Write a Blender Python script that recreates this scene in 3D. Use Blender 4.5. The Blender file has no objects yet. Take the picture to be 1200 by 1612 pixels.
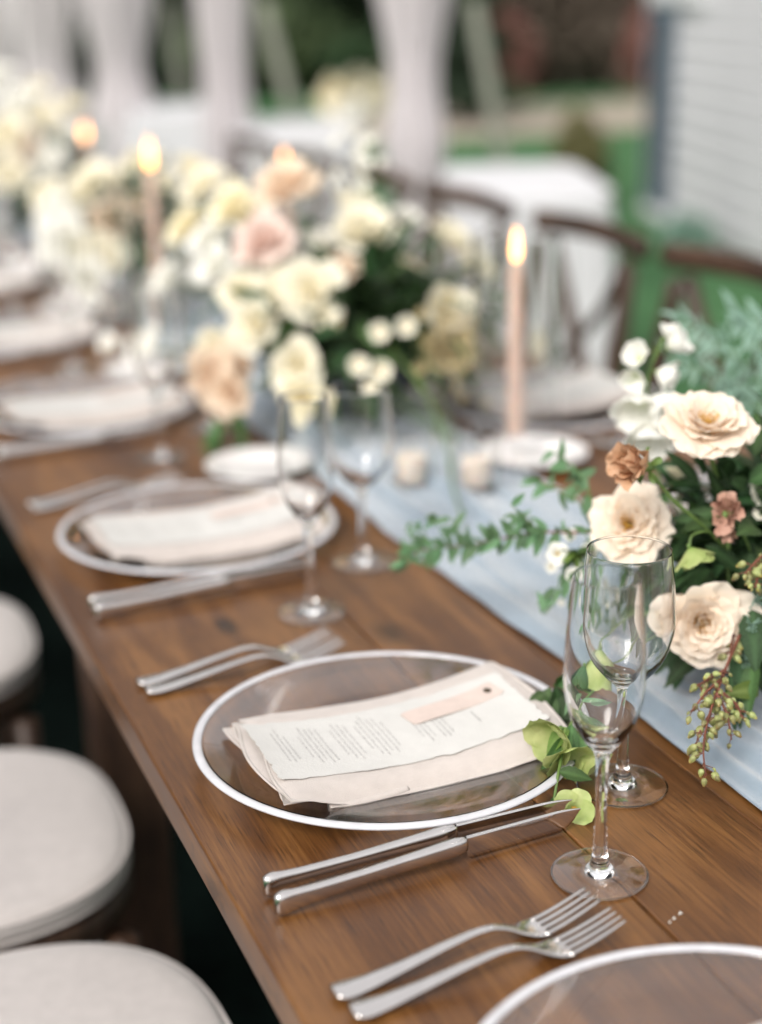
import bpy, math, random
import numpy as np
from mathutils import Vector, Matrix
from math import radians, pi, sin, cos

scene = bpy.context.scene
COL = scene.collection
RNG = random.Random(11)

# ------------------------------------------------------------------ camera
cam_data = bpy.data.cameras.new("camera")
cam = bpy.data.objects.new("camera", cam_data)
COL.objects.link(cam)
scene.camera = cam
cam_data.sensor_fit = 'VERTICAL'
cam_data.sensor_height = 56.0
cam_data.lens = 84.9
cam_data.clip_start = 0.05
cam_data.clip_end = 500.0
PITCH, YAW, ROLL = 0.3220, 0.3763, -0.0226
CAM = Vector((-0.2487, 0.0, 1.3689))
fwd = Vector((sin(YAW) * cos(PITCH), cos(YAW) * cos(PITCH), -sin(PITCH)))
rgt = Vector((cos(YAW), -sin(YAW), 0.0))
upv = rgt.cross(fwd)
r2 = rgt * cos(ROLL) + upv * sin(ROLL)
u2 = -rgt * sin(ROLL) + upv * cos(ROLL)
cm = Matrix((r2, u2, -fwd)).transposed().to_4x4()
cm.translation = CAM
cam.matrix_world = cm
cam_data.dof.use_dof = True
cam_data.dof.focus_distance = 1.185
cam_data.dof.aperture_fstop = 3.0
cam_data.dof.aperture_blades = 0

# ------------------------------------------------------------------ light
SUN_EL, SUN_AZ = radians(42), radians(-128)      # azimuth measured from +Y towards +X
world = bpy.data.worlds.new("World")
scene.world = world
world.use_nodes = True
wn, wl = world.node_tree.nodes, world.node_tree.links
bg = wn["Background"]
sky = wn.new("ShaderNodeTexSky")
sky.sky_type = 'NISHITA'
sky.sun_disc = False
sky.sun_elevation = SUN_EL
sky.sun_rotation = SUN_AZ
sky.air_density = 1.0
sky.dust_density = 4.0
sky.ozone_density = 1.0
hs = wn.new("ShaderNodeHueSaturation")
hs.inputs["Saturation"].default_value = 0.22
wl.new(sky.outputs[0], hs.inputs["Color"])
ov = wn.new("ShaderNodeMix")                     # thin high overcast over the clear sky
ov.data_type = 'RGBA'
ov.inputs[0].default_value = 0.65
ov.inputs[7].default_value = (4.3, 4.2, 4.2, 1)
wl.new(hs.outputs[0], ov.inputs[6])
wl.new(ov.outputs[2], bg.inputs["Color"])
bg.inputs["Strength"].default_value = 0.115
sun_d = bpy.data.lights.new("sun", 'SUN')
sun_d.energy = 1.25
sun_d.angle = radians(24)
sun_d.color = (1.0, 0.95, 0.89)
sun = bpy.data.objects.new("sun", sun_d)
COL.objects.link(sun)
sd = Vector((sin(SUN_AZ) * cos(SUN_EL), cos(SUN_AZ) * cos(SUN_EL), sin(SUN_EL)))
sun.rotation_euler = sd.to_track_quat('Z', 'Y').to_euler()

scene.view_settings.view_transform = 'Standard'
scene.view_settings.look = 'None'
scene.view_settings.exposure = 1.12
scene.view_settings.gamma = 1.0
scene.view_settings.use_curve_mapping = False
cy = scene.cycles
cy.max_bounces = 14
cy.diffuse_bounces = 8
cy.glossy_bounces = 6
cy.transmission_bounces = 14
cy.transparent_max_bounces = 16
cy.sample_clamp_indirect = 6.0
cy.use_denoising = True
cy.caustics_refractive = True
cy.caustics_reflective = False
cy.blur_glossy = 0.0

# ------------------------------------------------------------------ materials
MATS = {}


def nodes_of(m):
    return m.node_tree.nodes, m.node_tree.links


def pmat(name, color, rough=0.5, metal=0.0, var=0.12, vscale=20.0, trans=0.0, ior=1.45, bump=0.0, bscale=200.0,
         translucent=0.0, sheen=0.0, coat=0.0, tint=None, subsurf=0.0, spec=0.5, hue2=None, rand=0.0):
    """Principled material whose colour wanders with noise; tint = second colour blended in by the 'tint' attribute."""
    m = bpy.data.materials.new(name)
    m.use_nodes = True
    n, l = nodes_of(m)
    b = n["Principled BSDF"]
    tc = n.new("ShaderNodeTexCoord")
    no = n.new("ShaderNodeTexNoise")
    no.inputs["Scale"].default_value = vscale
    no.inputs["Detail"].default_value = 5
    l.new(tc.outputs["Object"], no.inputs["Vector"])
    ramp = n.new("ShaderNodeValToRGB")
    c2 = hue2 or tuple(min(1, c * (1 + var)) for c in color)
    c1 = tuple(c * (1 - var) for c in color)
    ramp.color_ramp.elements[0].position = 0.3
    ramp.color_ramp.elements[1].position = 0.7
    ramp.color_ramp.elements[0].color = (*c1, 1)
    ramp.color_ramp.elements[1].color = (*c2, 1)
    l.new(no.outputs[0], ramp.inputs[0])
    out = ramp.outputs[0]
    if tint is not None:
        at = n.new("ShaderNodeAttribute")
        at.attribute_name = "tint"
        mx = n.new("ShaderNodeMix")
        mx.data_type = 'RGBA'
        l.new(at.outputs["Fac"], mx.inputs[0])
        l.new(out, mx.inputs[6])
        mx.inputs[7].default_value = (*tint, 1)
        out = mx.outputs[2]
    if rand:                                        # each piece its own slightly different tone
        oi = n.new("ShaderNodeObjectInfo")
        mr = n.new("ShaderNodeMapRange")
        mr.inputs[3].default_value = 1 - rand
        mr.inputs[4].default_value = 1 + rand * 0.6
        l.new(oi.outputs["Random"], mr.inputs[0])
        hv = n.new("ShaderNodeHueSaturation")
        l.new(mr.outputs[0], hv.inputs["Value"])
        ml = n.new("ShaderNodeMapRange")
        ml.inputs[3].default_value = 0.5 - 0.06 * rand
        ml.inputs[4].default_value = 0.5 + 0.06 * rand
        l.new(oi.outputs["Random"], ml.inputs[0])
        l.new(ml.outputs[0], hv.inputs["Hue"])
        l.new(out, hv.inputs["Color"])
        out = hv.outputs[0]
    l.new(out, b.inputs["Base Color"])
    b.inputs["Roughness"].default_value = rough
    b.inputs["Metallic"].default_value = metal
    b.inputs["IOR"].default_value = ior
    b.inputs["Transmission Weight"].default_value = trans
    b.inputs["Specular IOR Level"].default_value = spec
    if sheen:
        b.inputs["Sheen Weight"].default_value = sheen
    if coat:
        b.inputs["Coat Weight"].default_value = coat
        b.inputs["Coat Roughness"].default_value = 0.15
    if subsurf:
        b.inputs["Subsurface Weight"].default_value = subsurf
        b.inputs["Subsurface Radius"].default_value = (0.01, 0.006, 0.004)
        b.inputs["Subsurface Scale"].default_value = 1.0
    if bump:
        n2 = n.new("ShaderNodeTexNoise")
        n2.inputs["Scale"].default_value = bscale
        n2.inputs["Detail"].default_value = 4
        l.new(tc.outputs["Object"], n2.inputs["Vector"])
        bp = n.new("ShaderNodeBump")
        bp.inputs["Strength"].default_value = bump
        bp.inputs["Distance"].default_value = 0.002
        l.new(n2.outputs[0], bp.inputs["Height"])
        l.new(bp.outputs[0], b.inputs["Normal"])
    if translucent:
        tl = n.new("ShaderNodeBsdfTranslucent")
        l.new(out, tl.inputs["Color"])
        ms = n.new("ShaderNodeMixShader")
        ms.inputs[0].default_value = translucent
        l.new(b.outputs[0], ms.inputs[1])
        l.new(tl.outputs[0], ms.inputs[2])
        l.new(ms.outputs[0], n["Material Output"].inputs["Surface"])
    MATS[name] = m
    return m


def glass_mat(name, rough=0.0, color=(1.0, 1.0, 1.0), ior=1.52):
    m = bpy.data.materials.new(name)
    m.use_nodes = True
    n, l = nodes_of(m)
    b = n["Principled BSDF"]
    b.inputs["Base Color"].default_value = (*color, 1)
    b.inputs["Roughness"].default_value = rough
    b.inputs["Transmission Weight"].default_value = 1.0
    b.inputs["IOR"].default_value = ior
    MATS[name] = m
    return m


def wood_mat(name, dark, mid, light, rough=0.34, bump=0.25, sx=1.0, coat=0.0, seed=0.0):
    m = bpy.data.materials.new(name)
    m.use_nodes = True
    n, l = nodes_of(m)
    b = n["Principled BSDF"]
    tc = n.new("ShaderNodeTexCoord")
    oi = n.new("ShaderNodeObjectInfo")
    off = n.new("ShaderNodeVectorMath")
    off.operation = 'MULTIPLY_ADD'
    comb = n.new("ShaderNodeCombineXYZ")
    l.new(oi.outputs["Random"], comb.inputs[0])
    l.new(oi.outputs["Random"], comb.inputs[1])
    l.new(comb.outputs[0], off.inputs[0])
    off.inputs[1].default_value = (7.3, 31.0, 0)
    l.new(tc.outputs["Object"], off.inputs[2])
    # slow wander of the grain
    wob = n.new("ShaderNodeTexNoise")
    wob.inputs["Scale"].default_value = 5.0
    wob.inputs["Detail"].default_value = 2
    mp0 = n.new("ShaderNodeMapping")
    mp0.inputs["Scale"].default_value = (1.5 * sx, 0.33, 1)
    l.new(off.outputs[0], mp0.inputs[0])
    l.new(mp0.outputs[0], wob.inputs["Vector"])
    # rings: wobble + across-position through a sine -> cathedral grain
    sep = n.new("ShaderNodeSeparateXYZ")
    l.new(off.outputs[0], sep.inputs[0])
    m1 = n.new("ShaderNodeMath"); m1.operation = 'MULTIPLY'
    l.new(wob.outputs[0], m1.inputs[0]); m1.inputs[1].default_value = 26.0
    m2 = n.new("ShaderNodeMath"); m2.operation = 'MULTIPLY_ADD'
    l.new(sep.outputs[0], m2.inputs[0]); m2.inputs[1].default_value = 95.0 * sx
    l.new(m1.outputs[0], m2.inputs[2])
    sn = n.new("ShaderNodeMath"); sn.operation = 'SINE'
    l.new(m2.outputs[0], sn.inputs[0])
    rm = n.new("ShaderNodeMapRange")
    rm.inputs[1].default_value = -1; rm.inputs[2].default_value = 1
    l.new(sn.outputs[0], rm.inputs[0])
    # fine fibre streaks
    mp1 = n.new("ShaderNodeMapping")
    mp1.inputs["Scale"].default_value = (340 * sx, 8, 60)
    l.new(off.outputs[0], mp1.inputs[0])
    f1 = n.new("ShaderNodeTexNoise")
    f1.inputs["Scale"].default_value = 1.0
    f1.inputs["Detail"].default_value = 6
    f1.inputs["Roughness"].default_value = 0.7
    l.new(mp1.outputs[0], f1.inputs["Vector"])
    # blotchy stain
    f2 = n.new("ShaderNodeTexNoise")
    f2.inputs["Scale"].default_value = 6.0
    f2.inputs["Detail"].default_value = 5
    mp2 = n.new("ShaderNodeMapping")
    mp2.inputs["Scale"].default_value = (1.8, 0.6, 1)
    l.new(off.outputs[0], mp2.inputs[0])
    l.new(mp2.outputs[0], f2.inputs["Vector"])
    a1 = n.new("ShaderNodeMath"); a1.operation = 'MULTIPLY'
    l.new(rm.outputs[0], a1.inputs[0]); a1.inputs[1].default_value = 0.15
    a2 = n.new("ShaderNodeMath"); a2.operation = 'MULTIPLY_ADD'
    l.new(f1.outputs[0], a2.inputs[0]); a2.inputs[1].default_value = 0.86
    l.new(a1.outputs[0], a2.inputs[2])
    a3 = n.new("ShaderNodeMath"); a3.operation = 'MULTIPLY_ADD'
    l.new(f2.outputs[0], a3.inputs[0]); a3.inputs[1].default_value = 0.66
    l.new(a2.outputs[0], a3.inputs[2])
    ramp = n.new("ShaderNodeValToRGB")
    e = ramp.color_ramp.elements
    e[0].position = 0.53; e[0].color = (*dark, 1)
    e[1].position = 1.12; e[1].color = (*light, 1)
    e[1].position = 1.0
    k = ramp.color_ramp.elements.new(0.78); k.color = (*mid, 1)
    l.new(a3.outputs[0], ramp.inputs[0])
    # sparse dark knots
    vk = n.new("ShaderNodeTexVoronoi")
    vk.inputs["Scale"].default_value = 2.6
    mpk = n.new("ShaderNodeMapping")
    mpk.inputs["Scale"].default_value = (1.6, 0.8, 1)
    l.new(off.outputs[0], mpk.inputs[0])
    l.new(mpk.outputs[0], vk.inputs["Vector"])
    kr = n.new("ShaderNodeMapRange")
    kr.inputs[1].default_value = 0.03; kr.inputs[2].default_value = 0.06
    kr.inputs[3].default_value = 0.35; kr.inputs[4].default_value = 1.0
    l.new(vk.outputs["Distance"], kr.inputs[0])
    mk = n.new("ShaderNodeMix"); mk.data_type = 'RGBA'; mk.blend_type = 'MULTIPLY'
    mk.inputs[0].default_value = 1.0
    l.new(ramp.outputs[0], mk.inputs[6])
    l.new(kr.outputs[0], mk.inputs[7])
    # open pores: thin dark dashes along the grain
    mpp = n.new("ShaderNodeMapping")
    mpp.inputs["Scale"].default_value = (900 * sx, 28, 60)
    l.new(off.outputs[0], mpp.inputs[0])
    fp = n.new("ShaderNodeTexNoise")
    fp.inputs["Scale"].default_value = 1.0
    fp.inputs["Detail"].default_value = 2
    l.new(mpp.outputs[0], fp.inputs["Vector"])
    pr_ = n.new("ShaderNodeMapRange")
    pr_.inputs[1].default_value = 0.56; pr_.inputs[2].default_value = 0.68
    pr_.inputs[3].default_value = 1.0; pr_.inputs[4].default_value = 0.52
    l.new(fp.outputs[0], pr_.inputs[0])
    mpo = n.new("ShaderNodeMix"); mpo.data_type = 'RGBA'; mpo.blend_type = 'MULTIPLY'
    mpo.inputs[0].default_value = 1.0
    l.new(mk.outputs[2], mpo.inputs[6])
    l.new(pr_.outputs[0], mpo.inputs[7])
    mk = mpo
    # one real knot in the board behind the sharp charger
    geo = n.new("ShaderNodeNewGeometry")
    mpq = n.new("ShaderNodeMapping")
    mpq.inputs["Location"].default_value = (-0.287 / 0.011, -1.337 / 0.026, 0)
    mpq.inputs["Scale"].default_value = (1 / 0.011, 1 / 0.026, 0)
    l.new(geo.outputs["Position"], mpq.inputs[0])
    ln = n.new("ShaderNodeVectorMath"); ln.operation = 'LENGTH'
    l.new(mpq.outputs[0], ln.inputs[0])
    ad = n.new("ShaderNodeMath"); ad.operation = 'MULTIPLY_ADD'
    l.new(f1.outputs[0], ad.inputs[0]); ad.inputs[1].default_value = 0.9
    l.new(ln.outputs["Value"], ad.inputs[2])
    kq = n.new("ShaderNodeMapRange")
    kq.inputs[1].default_value = 0.8; kq.inputs[2].default_value = 2.2
    kq.inputs[3].default_value = 0.30; kq.inputs[4].default_value = 1.0
    l.new(ad.outputs[0], kq.inputs[0])
    mq = n.new("ShaderNodeMix"); mq.data_type = 'RGBA'; mq.blend_type = 'MULTIPLY'
    mq.inputs[0].default_value = 1.0
    l.new(mk.outputs[2], mq.inputs[6])
    l.new(kq.outputs[0], mq.inputs[7])
    l.new(mq.outputs[2], b.inputs["Base Color"])
    rr = n.new("ShaderNodeMapRange")
    rr.inputs[3].default_value = rough - 0.06; rr.inputs[4].default_value = rough + 0.12
    l.new(f1.outputs[0], rr.inputs[0])
    l.new(rr.outputs[0], b.inputs["Roughness"])
    bp = n.new("ShaderNodeBump")
    bp.inputs["Strength"].default_value = bump
    bp.inputs["Distance"].default_value = 0.0006
    l.new(f1.outputs[0], bp.inputs["Height"])
    l.new(bp.outputs[0], b.inputs["Normal"])
    MATS[name] = m
    return m


def emit_mat(name, color, strength):
    m = bpy.data.materials.new(name)
    m.use_nodes = True
    n, l = nodes_of(m)
    b = n["Principled BSDF"]
    b.inputs["Base Color"].default_value = (*color, 1)
    b.inputs["Emission Color"].default_value = (*color, 1)
    b.inputs["Emission Strength"].default_value = strength
    MATS[name] = m
    return m


wood_mat("table_wood", (0.045, 0.0150, 0.0038), (0.104, 0.0400, 0.0098), (0.190, 0.083, 0.0235), rough=0.34)
wood_mat("chair_wood", (0.018, 0.009, 0.006), (0.045, 0.023, 0.014), (0.085, 0.045, 0.026), rough=0.45, sx=2)
glass_mat("crystal")
glass_mat("plate_glass", color=(1.0, 0.995, 0.995), ior=1.62)
glass_mat("vase_glass", color=(0.995, 1.0, 1.0))
pmat("rim_white", (0.74, 0.74, 0.77), rough=0.25, var=0.08, vscale=60, trans=0.3, coat=0.3)
pmat("silver", (0.72, 0.69, 0.67), rough=0.13, metal=1.0, var=0.04, vscale=60, bump=0.02, bscale=90)
pmat("linen_napkin", (0.58, 0.52, 0.48), rough=0.9, var=0.05, vscale=70, bump=0.35, bscale=900, sheen=0.3, translucent=0.12)
pmat("paper", (0.565, 0.555, 0.53), rough=0.85, var=0.03, vscale=60, bump=0.2, bscale=400)
pmat("tag_paper", (0.58, 0.48, 0.43), rough=0.85, var=0.05, vscale=80, bump=0.25, bscale=350)
pmat("ink", (0.36, 0.35, 0.34), rough=0.8, var=0.25, vscale=300)
pmat("brass_eyelet", (0.10, 0.08, 0.05), rough=0.35, metal=0.8, var=0.1)
pmat("runner_gauze", (0.235, 0.315, 0.39), rough=0.95, var=0.10, vscale=45, bump=0.6, bscale=1100, sheen=1.0, translucent=0.15)
pmat("seat_linen", (0.60, 0.555, 0.53), rough=0.92, var=0.05, vscale=60, bump=0.35, bscale=800, sheen=0.35)
pmat("taper_wax", (0.60, 0.44, 0.36), rough=0.5, var=0.05, subsurf=0.3)
pmat("votive_wax", (0.76, 0.66, 0.56), rough=0.5, var=0.05, subsurf=0.3)
pmat("wick", (0.03, 0.025, 0.02), rough=0.9)
emit_mat("flame", (1.0, 0.42, 0.13), 4.2)
emit_mat("flame_core", (1.0, 0.72, 0.36), 14.0)
pmat("dark_bowl", (0.035, 0.022, 0.016), rough=0.5, var=0.3, vscale=40, bump=0.3)
pmat("grey_bowl", (0.10, 0.105, 0.115), rough=0.35, var=0.3, vscale=25)
pmat("porcelain", (0.72, 0.70, 0.69), rough=0.18, var=0.02, coat=0.4)
# petals: colour + pigment at the petal's base (tint)
pt = dict(rough=0.62, var=0.04, vscale=90, translucent=0.30, sheen=0.25, bump=0.25, bscale=260, spec=0.25)
pmat("petal_blush", (0.91, 0.81, 0.69), rand=0.05, tint=(0.86, 0.60, 0.26), **pt)
pmat("petal_cream", (0.93, 0.89, 0.75), tint=(0.86, 0.70, 0.32), **pt)
pmat("petal_butter", (0.93, 0.87, 0.66), tint=(0.70, 0.50, 0.12), **pt)
pmat("petal_white", (0.92, 0.91, 0.86), tint=(0.62, 0.68, 0.35), **pt)
pmat("petal_peach", (0.89, 0.75, 0.60), tint=(0.70, 0.40, 0.15), **pt)
pmat("petal_pink", (0.87, 0.72, 0.65), tint=(0.66, 0.40, 0.25), **pt)
pmat("petal_apricot", (0.62, 0.33, 0.17), tint=(0.66, 0.42, 0.14), hue2=(0.72, 0.48, 0.32), rough=0.6, vscale=70, translucent=0.22, bump=0.4, bscale=220)
pmat("petal_mauve", (0.40, 0.20, 0.14), tint=(0.55, 0.36, 0.24), hue2=(0.62, 0.38, 0.29), rough=0.6, vscale=60, translucent=0.15, bump=0.4, bscale=220)
pmat("petal_lime", (0.42, 0.53, 0.16), rand=0.15, tint=(0.24, 0.40, 0.07), hue2=(0.62, 0.66, 0.30), rough=0.55, vscale=55, translucent=0.35, bump=0.4, bscale=220)
pmat("petal_khaki", (0.70, 0.60, 0.36), tint=(0.40, 0.34, 0.14), **pt)
pmat("stamen", (0.62, 0.36, 0.06), rough=0.7, var=0.3, vscale=200)
pmat("leaf_dark", (0.028, 0.062, 0.022), spec=0.3, rand=0.3, tint=(0.05, 0.11, 0.04), rough=0.42, var=0.35, vscale=30, translucent=0.15, bump=0.3, bscale=120)
pmat("leaf_mid", (0.06, 0.125, 0.035), rand=0.3, tint=(0.10, 0.20, 0.06), rough=0.45, var=0.3, vscale=30, translucent=0.3, bump=0.3, bscale=120)
pmat("leaf_vine", (0.14, 0.27, 0.13), rand=0.25, tint=(0.15, 0.28, 0.13), rough=0.45, var=0.25, vscale=40, translucent=0.3, bump=0.25, bscale=150)
pmat("leaf_teal", (0.28, 0.43, 0.34), rand=0.25, rough=0.6, var=0.2, vscale=40, translucent=0.3)
pmat("leaf_lime", (0.16, 0.26, 0.05), rand=0.25, tint=(0.30, 0.42, 0.12), rough=0.45, var=0.25, vscale=40, translucent=0.35, bump=0.3, bscale=120)
pmat("stem_green", (0.11, 0.18, 0.045), rough=0.5, var=0.25, vscale=60)
pmat("stem_red", (0.16, 0.05, 0.03), rough=0.5, var=0.3, vscale=60)
pmat("berry", (0.24, 0.25, 0.07), rand=0.45, hue2=(0.38, 0.39, 0.17), rough=0.4, vscale=130, tint=(0.30, 0.20, 0.05))
pmat("drape_cloth", (0.80, 0.76, 0.77), rough=0.95, var=0.03, vscale=3, translucent=0.45, sheen=0.2)
pmat("white_cloth", (0.60, 0.60, 0.62), rough=0.9, var=0.03, vscale=6, bump=0.2, sheen=0.2)
pmat("strap_web", (0.24, 0.25, 0.20), rough=0.8, var=0.1)
pmat("pole_metal", (0.55, 0.56, 0.57), rough=0.35, metal=0.8)
pmat("siding_white", (0.64, 0.635, 0.66), rough=0.6, var=0.05, vscale=3, bump=0.2, bscale=30)
pmat("trim_white", (0.80, 0.80, 0.82), rough=0.5, var=0.03)
pmat("shutter_blue", (0.10, 0.14, 0.18), rough=0.55, var=0.12)
pmat("gravel_path", (0.36, 0.31, 0.25), rough=0.95, var=0.25, vscale=9, bump=0.6, bscale=60)
pmat("painted_table_shade", (0.004, 0.010, 0.008), spec=0.1, rough=0.95, var=0.4, vscale=30, bump=0.6, bscale=300)  # green-black colour painted in place of the shade below the table
pmat("lawn_grass", (0.030, 0.105, 0.036), hue2=(0.060, 0.165, 0.055), rough=0.9, vscale=2.2, bump=0.8, bscale=90)
pmat("tree_dark", (0.012, 0.028, 0.014), hue2=(0.035, 0.06, 0.025), rough=0.7, vscale=1.5, translucent=0.1)
pmat("tree_mid", (0.05, 0.085, 0.03), hue2=(0.10, 0.14, 0.06), rough=0.7, vscale=1.5, translucent=0.2)
pmat("brush_brown", (0.11, 0.085, 0.065), hue2=(0.23, 0.18, 0.14), rough=0.85, vscale=1.2)
pmat("shrub_olive", (0.11, 0.10, 0.035), hue2=(0.20, 0.19, 0.08), rough=0.8, vscale=6)
pmat("brush_red", (0.20, 0.085, 0.07), hue2=(0.30, 0.15, 0.12), rough=0.85, vscale=1.2)
pmat("bark", (0.06, 0.045, 0.035), rough=0.9, var=0.35, vscale=12, bump=0.8, bscale=40)


# ------------------------------------------------------------------ object helpers
def link(o, parent=None):
    COL.objects.link(o)
    if parent is not None:
        o.parent = parent
    return o


def mesh_from(name, V, F, mats, tint=None, midx=None, smooth=True, sharp=False):
    me = bpy.data.meshes.new(name)
    V = np.asarray(V, dtype=float)
    me.from_pydata(V.tolist(), [], [tuple(f) for f in F])
    if not isinstance(mats, (list, tuple)):
        mats = [mats]
    for mm in mats:
        me.materials.append(MATS[mm] if isinstance(mm, str) else mm)
    if midx is not None:
        me.polygons.foreach_set("material_index", np.asarray(midx, dtype=np.int32))
    if smooth:
        me.polygons.foreach_set("use_smooth", np.ones(len(me.polygons), dtype=bool))
    if tint is not None:
        a = me.attributes.new("tint", 'FLOAT', 'POINT')
        a.data.foreach_set("value", np.asarray(tint, dtype=np.float32))
    me.update()
    if smooth and sharp:
        me.set_sharp_from_angle(angle=radians(30))
    return me


def obj(name, me, parent=None, loc=None, rot=None, scale=None, mat=None):
    o = bpy.data.objects.new(name, me)
    if mat is not None:
        o.matrix_local = mat
    if loc is not None:
        o.location = loc
    if rot is not None:
        o.rotation_euler = rot
    if scale is not None:
        o.scale = (scale,) * 3 if isinstance(scale, (int, float)) else scale
    return link(o, parent)


def tag(o, label=None, cat=None, group=None, kind=None):
    if label:
        o["label"] = label
    if cat:
        o["category"] = cat
    if group:
        o["group"] = group
    if kind:
        o["kind"] = kind
    return o


def thing(name, label, cat, loc=(0, 0, 0), rz=0.0, group=None):
    o = bpy.data.objects.new(name, None)
    o.empty_display_size = 0.05
    o.location = loc
    o.rotation_euler = (0, 0, rz)
    COL.objects.link(o)
    return tag(o, label, cat, group)


def copy_tree(src, parent=None):
    c = src.copy()
    COL.objects.link(c)
    if parent is not None:
        c.parent = parent
    for ch in list(src.children):
        copy_tree(ch, c)
    return c


class MB:
    """Collects geometry for one mesh."""
    def __init__(self):
        self.V, self.F, self.T, self.M = [], [], [], []
        self.n = 0

    def add(self, V, F, tint=None, m=0):
        V = np.asarray(V, dtype=float).reshape(-1, 3)
        self.V.append(V)
        self.F += [tuple(i + self.n for i in f) for f in F]
        self.M += [m] * len(F)
        self.T.append(np.zeros(len(V)) if tint is None else np.asarray(tint, dtype=float))
        self.n += len(V)
        return self

    def box(self, x0, x1, y0, y1, z0, z1, bev=0.0, m=0):
        if bev <= 0:
            V = [(x, y, z) for x in (x0, x1) for y in (y0, y1) for z in (z0, z1)]
            F = [(0, 1, 3, 2), (4, 6, 7, 5), (0, 4, 5, 1), (2, 3, 7, 6), (0, 2, 6, 4), (1, 5, 7, 3)]
            return self.add(V, F, m=m)
        import bmesh
        bm = bmesh.new()
        bmesh.ops.create_cube(bm, size=1.0)
        for v in bm.verts:
            v.co = ((x0 + x1) / 2 + v.co.x * (x1 - x0), (y0 + y1) / 2 + v.co.y * (y1 - y0), (z0 + z1) / 2 + v.co.z * (z1 - z0))
        bmesh.ops.bevel(bm, geom=list(bm.edges), offset=bev, segments=3, affect='EDGES', profile=0.5)
        V = [tuple(v.co) for v in bm.verts]
        F = [tuple(v.index for v in f.verts) for f in bm.faces]
        bm.free()
        return self.add(V, F, m=m)

    def tube(self, pts, rad, seg=8, m=0, flat=1.0, caps=True, tint=0.0):
        pts = [Vector(p) for p in pts]
        n = len(pts)
        if isinstance(rad, (int, float)):
            rad = [rad] * n
        V = []
        prev = None
        for i, p in enumerate(pts):
            t = (pts[min(i + 1, n - 1)] - pts[max(i - 1, 0)]).normalized()
            if prev is None:
                a = Vector((0, 0, 1)) if abs(t.z) < 0.9 else Vector((1, 0, 0))
                nx = t.cross(a).normalized()
            else:
                nx = (prev - t * prev.dot(t)).normalized()
            prev = nx
            ny = t.cross(nx)
            for k in range(seg):
                a = 2 * pi * k / seg
                V.append(p + nx * cos(a) * rad[i] + ny * sin(a) * rad[i] * flat)
        F = [(i * seg + k, i * seg + (k + 1) % seg, (i + 1) * seg + (k + 1) % seg, (i + 1) * seg + k) for i in range(n - 1) for k in range(seg)]
        if caps:
            F.append(tuple(range(seg))[::-1])
            F.append(tuple((n - 1) * seg + k for k in range(seg)))
        return self.add([tuple(v) for v in V], F, m=m, tint=[tint] * len(V))

    def lathe(self, prof, seg=48, m=0, loc=(0, 0, 0)):
        self.sharp = self.sharp or seg >= 32
        """prof = [(r, z)...]; r == 0 ends become poles."""
        V, F, rows = [], [], []
        for (r, z) in prof:
            if r < 1e-7:
                rows.append([len(V)])
                V.append((loc[0], loc[1], loc[2] + z))
            else:
                rows.append(list(range(len(V), len(V) + seg)))
                V += [(loc[0] + r * cos(2 * pi * k / seg), loc[1] + r * sin(2 * pi * k / seg), loc[2] + z) for k in range(seg)]
        for a, b in zip(rows[:-1], rows[1:]):
            for k in range(seg):
                k2 = (k + 1) % seg
                if len(a) == 1 and len(b) == 1:
                    continue
                if len(a) == 1:
                    F.append((a[0], b[k2], b[k]))
                elif len(b) == 1:
                    F.append((a[k], a[k2], b[0]))
                else:
                    F.append((a[k], a[k2], b[k2], b[k]))
        return self.add(V, F, m=m)

    def grid(self, P, tint=None, m=0):
        """P: array (nu, nv, 3)."""
        nu, nv = P.shape[:2]
        F = [(i * nv + j, (i + 1) * nv + j, (i + 1) * nv + j + 1, i * nv + j + 1) for i in range(nu - 1) for j in range(nv - 1)]
        return self.add(P.reshape(-1, 3), F, tint=None if tint is None else np.asarray(tint).reshape(-1), m=m)

    sharp = False

    def mesh(self, name, mats, smooth=True):
        return mesh_from(name, np.concatenate(self.V), self.F, mats, tint=np.concatenate(self.T), midx=self.M, smooth=smooth, sharp=self.sharp)

    def build(self, name, mats, parent=None, smooth=True, **k):
        return obj(name, self.mesh(name, mats, smooth), parent, **k)


def smooth_prof(pts, n=8):
    """Catmull-Rom through (r, z) points."""
    P = [pts[0]] + list(pts) + [pts[-1]]
    out = []
    for i in range(1, len(P) - 2):
        p0, p1, p2, p3 = [np.array(P[i + k], float) for k in (-1, 0, 1, 2)]
        for t in np.linspace(0, 1, n, endpoint=False):
            q = 0.5 * ((2 * p1) + (-p0 + p2) * t + (2 * p0 - 5 * p1 + 4 * p2 - p3) * t * t + (-p0 + 3 * p1 - 3 * p2 + p3) * t ** 3)
            out.append((max(q[0], 0), q[1]))
    out.append(tuple(pts[-1]))
    return out


def curve3(pts, n=6):
    P = [pts[0]] + list(pts) + [pts[-1]]
    out = []
    for i in range(1, len(P) - 2):
        p0, p1, p2, p3 = [np.array(P[i + k], float) for k in (-1, 0, 1, 2)]
        for t in np.linspace(0, 1, n, endpoint=False):
            out.append(0.5 * ((2 * p1) + (-p0 + p2) * t + (2 * p0 - 5 * p1 + 4 * p2 - p3) * t * t + (-p0 + 3 * p1 - 3 * p2 + p3) * t ** 3))
    out.append(np.array(pts[-1], float))
    return out


def axis_matrix(loc, axis, roll=0.0, scale=1.0):
    q = Vector(axis).normalized().to_track_quat('Z', 'Y')
    return Matrix.Translation(Vector(loc)) @ q.to_matrix().to_4x4() @ Matrix.Rotation(roll, 4, 'Z') @ Matrix.Scale(scale, 4)


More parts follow.
